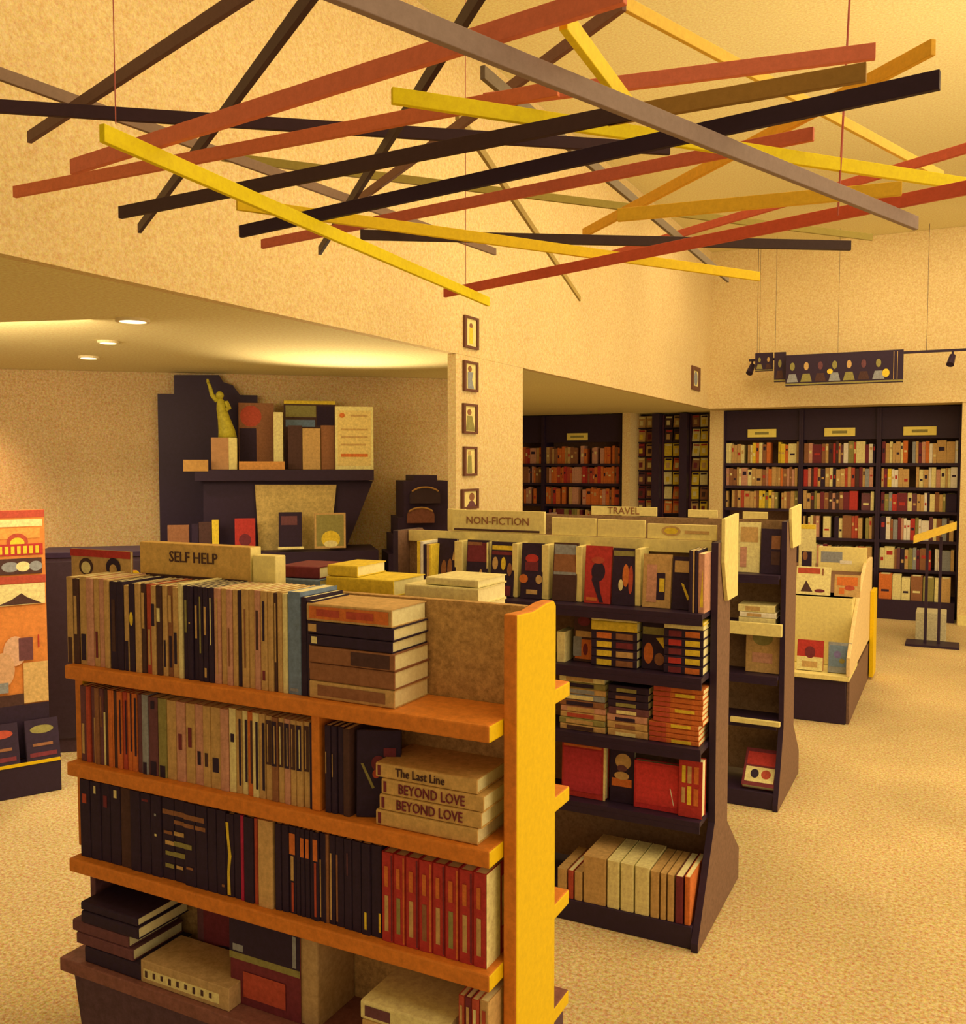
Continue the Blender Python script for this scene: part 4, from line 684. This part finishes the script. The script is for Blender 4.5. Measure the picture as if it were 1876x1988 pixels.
for i, (q, yy, lb) in enumerate(ban):
    t = thing('picture_panel', lb, 'hanging picture', (q[0], yy, q[2]), 0, 'black picture panels hanging by the track')
    Wd, H = q[1] - q[0], q[3] - q[2]
    MB().box(0, Wd, 0, .03, 0, H, M_BLK).build('board', t, .002)
    b = MB(); r = random.Random(40 + i); n = (2, 1, 7)[i]; sh = [('r', 0, 1, .03, .08, 'olive')]
    for k in range(n):
        cu = (k + .5) / n * (.86 if i == 2 else 1); wd = .35 / n
        sh += [('e', cu, .62, wd * .42, .13, ('olive', 'tan', 'purple brown')[k % 3]), ('p', [(cu - wd, .12), (cu + wd, .12), (cu + wd * .6, .38), (cu - wd * .6, .38)], ('olive', 'dark brown', 'grey')[(k + i) % 3])]
    if i == 2: sh += [('e', .86, .3, .03, .13, 'yellow'), ('e', .39, .42, .025, .08, 'yellow'), ('r', .92, .925, .1, .95, 'tan'), ('r', .95, .955, .1, .95, 'tan')]
    art_shapes(b, sh, lambda u, v, o: (Wd * u, -o * .6 - .0005, H * v)); b.build('picture', t)
    b = MB(); b.tube([(Wd * .5 - .05, .015, H), (Wd * .5 - .05, .015, ZC - q[2])], .0015, M_BLK, 6); b.build('hanging_wire', t)

# ================================================================== SLANTED SIGN STAND AND CARTON AT THE RIGHT
t = thing('slanted_stand', 'reading stand with a slanted yellow-cream top before the rightmost bay', 'display stand', (0, 9.0, 0))
for xx in (-0.225, -0.119): MB().box(xx - .012, xx + .012, .0, .03, .001, 0.97 - .03 + (.02 if xx > -.18 else -.03), M_BLK).build('leg', t)
a0 = (-0.333, 9.0, 0.932); a1 = (0.0, 9.0, 1.065)
MB().faces([(a0[0], -.10, a0[2] - .03), (a1[0], -.10, a1[2] - .03), (a1[0], -.10, a1[2] + .03), (a0[0], -.10, a0[2] + .03), (a0[0], .12, a0[2] - .03), (a1[0], .12, a1[2] - .03), (a1[0], .12, a1[2] + .03), (a0[0], .12, a0[2] + .03)],
  [(0, 1, 2, 3), (4, 7, 6, 5), (0, 4, 5, 1), (3, 2, 6, 7), (0, 3, 7, 4), (1, 5, 6, 2)], mat(244, 190, 60, .6, .08, 30, 'yellow_board')).build('slanted_top', t)
MB().box(-0.22 - .16, -0.115 + .16, -.12, .15, .001, .02, M_BLK).build('foot', t)
q = (-0.311, -0.063, -0.023, 0.259)
o = MB().box(q[0], q[1], 9.2, 9.5, .001, q[3], mat(205, 180, 120, .7, .2, 50, 'pale_carton')).build('carton', bevel=.004); tag(o, 'pale square carton on the carpet before the rightmost bay', 'box')

# ================================================================== ALCOVE: BLACK MANTEL DISPLAY
def drect(q, o0, o1, m, name, parent, bevel=0, label=None):
    o = MB().box(q[0], q[1], -o1, -o0, q[2], q[3], m).build(name, parent, bevel)
    if label: o['label'] = label
    return o
mt = thing('mantel_display', 'black mantel-shaped wall display in the alcove with shelf and stepped top', 'display unit', (DA.x, DA.y, 0), DANG)
drect((0.95, 1.585, 0.901, 2.056), .003, .05, M_BLK, 'tall_panel', mt)
# stepped crown
cr_ = [(1.053, 2.045), (1.055, 2.18), (1.338, 2.186), (1.367, 2.139), (1.426, 2.12), (1.485, 2.039)]
MB().prism(cr_, -.048, -.003, 1, M_BLK).build('crown', mt)
# deck
q = (1.137, 2.32, 1.533, 1.61)
drect(((1.198, 2.32, 1.49, 1.56)), .05, .40, M_BLK, 'deck', mt, .002)
drect(((1.131, 1.28, 1.552, 1.623)), .38, .405, mat(200, 140, 60, .6, .1, 40, 'amber_edge'), 'deck_end', mt)
# tapering body
bp = [(1.246, 1.489), (2.321, 1.484), (2.142, 1.044), (1.24, 1.063)]
MB().prism(bp, -.33, -.06, 1, M_BLK).build('tapered_body', mt)
fp = [(1.563, 1.465), (2.081, 1.462), (2.034, 1.04), (1.584, 1.029)]
MB().prism(fp, -.352, -.331, 1, mat(206, 164, 82, .7, .2, 50, 'olive_cream_panel')).build('tapered_front', mt, 0)['label'] = 'tapering olive-cream front panel'
drect((0.963, 2.333, 0.94, 1.043), .06, .52, M_BLK, 'lower_deck', mt, .002)
ld = (0.963, 2.333, 0.94, 1.043)
MB().box(ld[0], ld[1], -.50, -.06, .001, ld[2] - .001, M_BLK).build('plinth', mt)
zd = 1.561
def dthing(name, label, cat, q, o0, o1, col, art=None, group=None, z0=None, nm='block'):
    """a thing on the mantel, box-shaped in the wall frame"""
    zz = q[2] if z0 is None else z0
    loc = DA + DU * q[0] + DN * o1
    if col.__class__ is str or isinstance(col, tuple): pass
    bo = book(name, label, group, (loc.x, loc.y, zz + .0006), o1 - o0, q[1] - q[0], q[3] - zz, col, mode='face', rz=DANG, cover_art=art, cat=cat)
    return bo
dthing('display_book', 'large brown book with rounded picture standing left on the mantel', 'book', (1.461, 1.689, 1.55, 1.998), .12, .15, 'brown', [('r', .02, .5, .0, .62, 'black'), ('e', .35, .8, .3, .16, 'brick red')], z0=zd)
dthing('display_book', 'cream upright book beside the brown one on the mantel', 'book', (1.684, 1.744, 1.55, 1.933), .20, .26, 'cream', z0=zd)
dthing('display_book', 'blue-grey and black picture panel at the back of the mantel', 'picture', (1.756, 2.096, 1.549, 2.021), .06, .10, 'dark brown', [('r', .03, .6, .62, .72, 'blue grey'), ('r', .03, .62, .76, .93, 'olive'), ('r', 0, 1, .95, 1, 'yellow'), ('r', .64, .97, .64, .92, 'black')], z0=zd)
dthing('display_book', 'tan hardback standing in front of the blue-grey panel', 'book', (1.868, 1.983, 1.55, 1.829), .24, .29, 'tan', z0=zd)
dthing('display_book', 'brown hardback between tan book and framed notice', 'book', (1.987, 2.076, 1.549, 1.85), .24, .28, 'brown', z0=zd)
dthing('display_book', 'dark brown book left of the tan hardback on the mantel', 'book', (1.775, 1.867, 1.55, 1.848), .24, .28, 'dark brown', z0=zd)
dthing('framed_notice', 'large cream framed notice at the right end of the mantel', 'sign', (2.076, 2.324, 1.553, 1.971), .32, .345, 'cream', [('r', .06, .94, .06, .94, (232, 190, 100)), ('e', .18, .86, .07, .04, 'orange'), ('r', .4, .85, .84, .87, 'tan'), ('r', .15, .85, .62, .65, 'tan'), ('r', .15, .85, .5, .53, 'tan'), ('r', .15, .8, .38, .41, 'tan'), ('r', .15, .85, .2, .25, 'orange')], z0=zd)
dthing('lying_box', 'flat orange-tan box lying along the mantel front', 'box', (1.466, 1.751, 1.551, 1.613), .30, .37, (214, 140, 60), z0=zd)
# statue on its pedestal
pd = (1.296, 1.454, 1.554, 1.765)
loc = DA + DU * ((pd[0] + pd[1]) / 2) + DN * .27
s = thing('statuette', 'yellow-green statuette with one arm raised, on a cream pedestal', 'statue', (loc.x, loc.y, zd + .0006), DANG)
hw = (pd[1] - pd[0]) / 2; ph = pd[3] - zd
MB().box(-hw, hw * .35, -hw * .8, hw * .8, 0, ph, mat(196, 136, 76, .7, .1, 40, 'pedestal_tan')).build('pedestal', s, .002)
MB().box(hw * .35 + .0005, hw, -hw * .8, hw * .8, 0, ph, M_CRM).build('pedestal_end', s, .002)
hS = 2.155 - zd
k = hS - ph; Mst = mat(196, 168, 40, .5, .2, 40, 'verdigris_gold')
b = MB(); b.tube([(.02, 0, ph), (.015, 0, ph + k * .12), (.0, 0, ph + k * .30), (-.015, 0, ph + k * .48), (-.02, 0, ph + k * .60), (-.022, 0, ph + k * .66)], [hw * .75, hw * .66, hw * .50, hw * .40, hw * .30, hw * .12], Mst, 14)
b.build('robed_body', s, smooth=True)
b = MB(); b.tube([(-.022, -.0, ph + k * .64), (-.023, 0, ph + k * .68), (-.024, 0, ph + k * .72), (-.024, 0, ph + k * .76)], [.016, .026, .024, .01], Mst, 12); 
b.build('head', s, smooth=True)
b = MB(); b.tube([(-.04, 0, ph + k * .60), (-.072, 0, ph + k * .70), (-.085, 0, ph + k * .84), (-.095, 0, ph + k * .90)], [.017, .014, .011, .009], Mst, 8); b.tube([(-.095, 0, ph + k * .90), (-.098, 0, ph + k * .96)], [.010, .006], Mst, 8); b.build('raised_arm', s, smooth=True)
b = MB(); b.tube([(.015, 0, ph + k * .58), (.035, -.03, ph + k * .48), (.02, -.05, ph + k * .46)], [.016, .013, .011], Mst, 8); b.build('bent_arm', s)
# books on the lower deck of the mantel
zl = 1.06
for q, o1, col, art, lb in (
  ((1.034, 1.161, 1.044, 1.217), .44, 'brown', None, 'brown book at the left end of the lower mantel deck'),
  ((1.177, 1.216, 1.04, 1.223), .44, 'black', None, 'thin black book on the lower mantel deck'),
  ((1.22, 1.296, 1.039, 1.234), .44, 'dark brown', None, 'dark brown book leaning on the lower mantel deck'),
  ((1.3, 1.34, 1.038, 1.247), .45, 'yellow', None, 'thin yellow-edged book on the lower mantel deck'),
  ((1.437, 1.562, 1.051, 1.253), .44, 'red', [('e', .5, .3, .3, .2, 'maroon')], 'red book standing beside the cream mantel front'),
  ((1.708, 1.852, 1.045, 1.289), .45, 'black', [('r', .1, .8, .65, .9, 'purple brown')], 'black picture book before the cream mantel front'),
  ((1.928, 2.125, 0.998, 1.284), .50, 'tan', [('r', .06, .94, .06, .96, 'olive'), ('e', .52, .26, .3, .24, 'yellow'), ('e', .52, .12, .22, .1, 'cream')], 'olive picture book with a yellow oval face on the lower mantel deck')):
    dthing('display_book', lb, 'book', q, o1 - .03, o1, col, art, z0=zl)
dthing('lying_box', 'low yellow-cream box on the lower mantel deck', 'box', (1.701, 1.861, 1.003, 1.071), .46, .51, 'cream', z0=zl)

# ================================================================== STEPPED BLACK DISPLAY WITH ARCHED CARDS
SA = DA + DN * .5
stp = thing('stepped_display', 'black stepped rack descending to the left beside the pier', 'display rack', (SA.x, SA.y, 0), DANG)
zs = [[1.523, 1.486, 1.248, 1.13, 1.012, 0.887]][0]
us = [[2.571, 2.504, 2.467, 2.437, 2.403, 2.366]][0]
ur = [[2.725, 2.811, 2.828, 2.828, 2.828, 2.828]][0]
prev = None
prof = [(us[5], .0011), (us[5], zs[5]), (us[4], zs[5]), (us[4], zs[4]), (us[3], zs[4]), (us[3], zs[3]), (us[2], zs[3]), (us[2], zs[2]), (us[1], zs[2]), (us[1], zs[1]), (us[0], zs[1]), (us[0], zs[0]), (ur[0], zs[0]), (ur[0], zs[1]), (ur[1], zs[1]), (ur[1], .0011)]
MB().prism(prof, .02, .38, 1, M_BLK).build('stepped_body', stp)
for k, (px_u, zz, wv) in enumerate(zip([[2.639, 2.609, 2.575, 2.544, 2.507]][0], [[1.392, 1.265, 1.131, 1.003, 0.876]][0], (.10, .09, .085, .09, .09))):
    b = MB(); n = 12; pts = [(px_u + wv * math.cos(t * PI / n), zz + wv * .55 * math.sin(t * PI / n)) for t in range(n + 1)]
    b.prism(pts + [(px_u - wv, zz - .05), (px_u + wv, zz - .05)], -.02 - .004 * k, .019, 1, mat(56, 36, 34, .5, .1, 40, 'dark_arch_card'), mat(120, 66, 40, .6, .2, 40, 'brown_arch_face') if k in (1, 3, 4) else None); b.build('arched_pocket', stp)
    b = MB(); b.tube([(px_u + wv * math.cos(t * PI / n), -.022 - .004 * k, zz + wv * .55 * math.sin(t * PI / n)) for t in range(2, n - 1)], .006, mat(168, 116, 50, .5, .1, 30, 'gilt_rim'), 6); b.build('arch_rim', stp)

# ================================================================== CARDBOARD FLOOR DISPLAY AT THE LEFT EDGE
GO = Vector((-3.884, 3.042, 0.0)); GW = Vector((0.455, 0.891, 0.0)); GANG = math.atan2(GW.y, GW.x)
cd = thing('cardboard_display', 'orange printed cardboard floor display at the left edge of the photo', 'floor display', (GO.x, GO.y, 0), GANG)
MB().box(-.75, .0, 0, .45, .001, .15, M_BLK).build('base', cd, .002)
MB().box(-.75, -.004, -.004, .0, .151, .166, M_YEL).build('yellow_trim', cd)
pq = (-0.251, -0.026, 0.132, 1.374)
px0 = pq[0] - .30; pw = pq[1] - px0
pn = MB().box(px0, pq[1], .12, .15, .152, pq[3], mat(226, 130, 50, .6, .12, 40, 'orange_card'), mx=M_BLK).build('printed_panel', cd, .002)
vis = (pq[0] - px0) / pw
def vx(u): return vis + (1 - vis) * u
def vy(py): return (py - 1480) / (990.0 - 1480)
art = [('r', 0, 1, .97, 1, 'brick red'), ('r', .02, vx(.95), vy(1022), vy(1008), 'cream'), ('r', .0, vx(.9), vy(1045), vy(1025), (236, 150, 60)), ('e', vx(.45), vy(1052), .09, .035, 'brick red'), ('e', vx(.45), vy(1054), .06, .022, 'yellow'),
       ('r', .0, vx(.95), vy(1078), vy(1056), 'red')] + [('r', vx(.08 + .12 * k), vx(.15 + .12 * k), vy(1075), vy(1060), 'yellow') for k in range(7)] + [
       ('r', .0, vx(.92), vy(1115), vy(1084), 'dark brown'), ('e', vx(.3), vy(1100), .075, .02, 'grey'), ('e', vx(.55), vy(1100), .06, .02, 'cream'), ('e', vx(.8), vy(1100), .055, .02, 'grey'),
       ('r', 0, 1, vy(1133), vy(1118), 'brick red'), ('r', 0, vx(.97), vy(1175), vy(1134), 'cream'), ('p', [(vx(.02), vy(1174)), (vx(.9), vy(1174)), (vx(.6), vy(1160)), (vx(.5), vy(1152)), (vx(.3), vy(1164))], 'dark brown'),
       ('e', vx(.35), vy(1265), .10, .06, (225, 165, 110)), ('r', vx(.42), vx(.7), vy(1285), vy(1240), 'purple brown'), ('e', vx(.1), vy(1300), .1, .07, (220, 160, 100)), ('r', vx(.8), vx(.83), vy(1262), vy(1236), 'red'),
       ('r', vx(.5), vx(.99), vy(1370), vy(1290), (222, 170, 90)), ('r', 0, vx(.2), vy(1345), vy(1325), 'grey'), ('r', 0, vx(.5), vy(1375), vy(1350), 'dark brown'), ('r', 0, vx(.99), vy(1478), vy(1372), 'black')]
b = MB(); PH = pq[3] - .152; art_shapes(b, art, lambda u, v, o: (px0 + pw * u, .12 - o, .152 + PH * v)); b.build('printed_picture', cd)
for k, (u0, lb, c1) in enumerate(((-.10, 'dark picture book lying in the front tray of the cardboard display, right', 'olive'), (-.28, 'dark picture book with red streaks in the tray of the cardboard display', 'brick red'), (-.46, 'black book in the tray at the very left edge of the photo', 'tan'))):
    p = GO + GW * (u0 - .05)
    book('tray_book', lb, 'books in the tray of the cardboard display', (p.x, p.y, .152), .03, .15, .20, 'black', mode='face', rz=GANG, tilt=-.35, cover_art=[('e', .5, .75, .35, .1, c1), ('r', .1, .9, .1, .2, 'maroon'), ('r', .2, .8, .35, .42, 'brown')])

# dark low unit behind the left end of the bookcase
lw = thing('low_cabinet', 'dark low cabinet behind the left end of the front bookcase', 'cabinet', (-3.4, 3.9, 0), DANG)
lq = (0.403, 1.018, 0.126, 1.133)
LW = DA + DN * 1.0
lw.location = (LW.x, LW.y, 0)
MB().box(lq[0], lq[1], .0, .35, .001, lq[3] - .05, mat(70, 44, 44, .6, .15, 40, 'plum_black_laminate')).build('carcass', lw, .003)
MB().box(lq[0] - .01, lq[1] + .01, -.01, .36, lq[3] - .049, lq[3] - .02, M_BLK).build('top', lw, .002)
for k in range(3):
    w_ = (lq[1] - lq[0]) / 3; MB().box(lq[0] + k * w_ + .01, lq[0] + (k + 1) * w_ - .01, -.012, -.001, .08, lq[3] - .07, mat(58, 38, 38, .5, .12, 40, 'plum_black_door')).build('door', lw, .002)
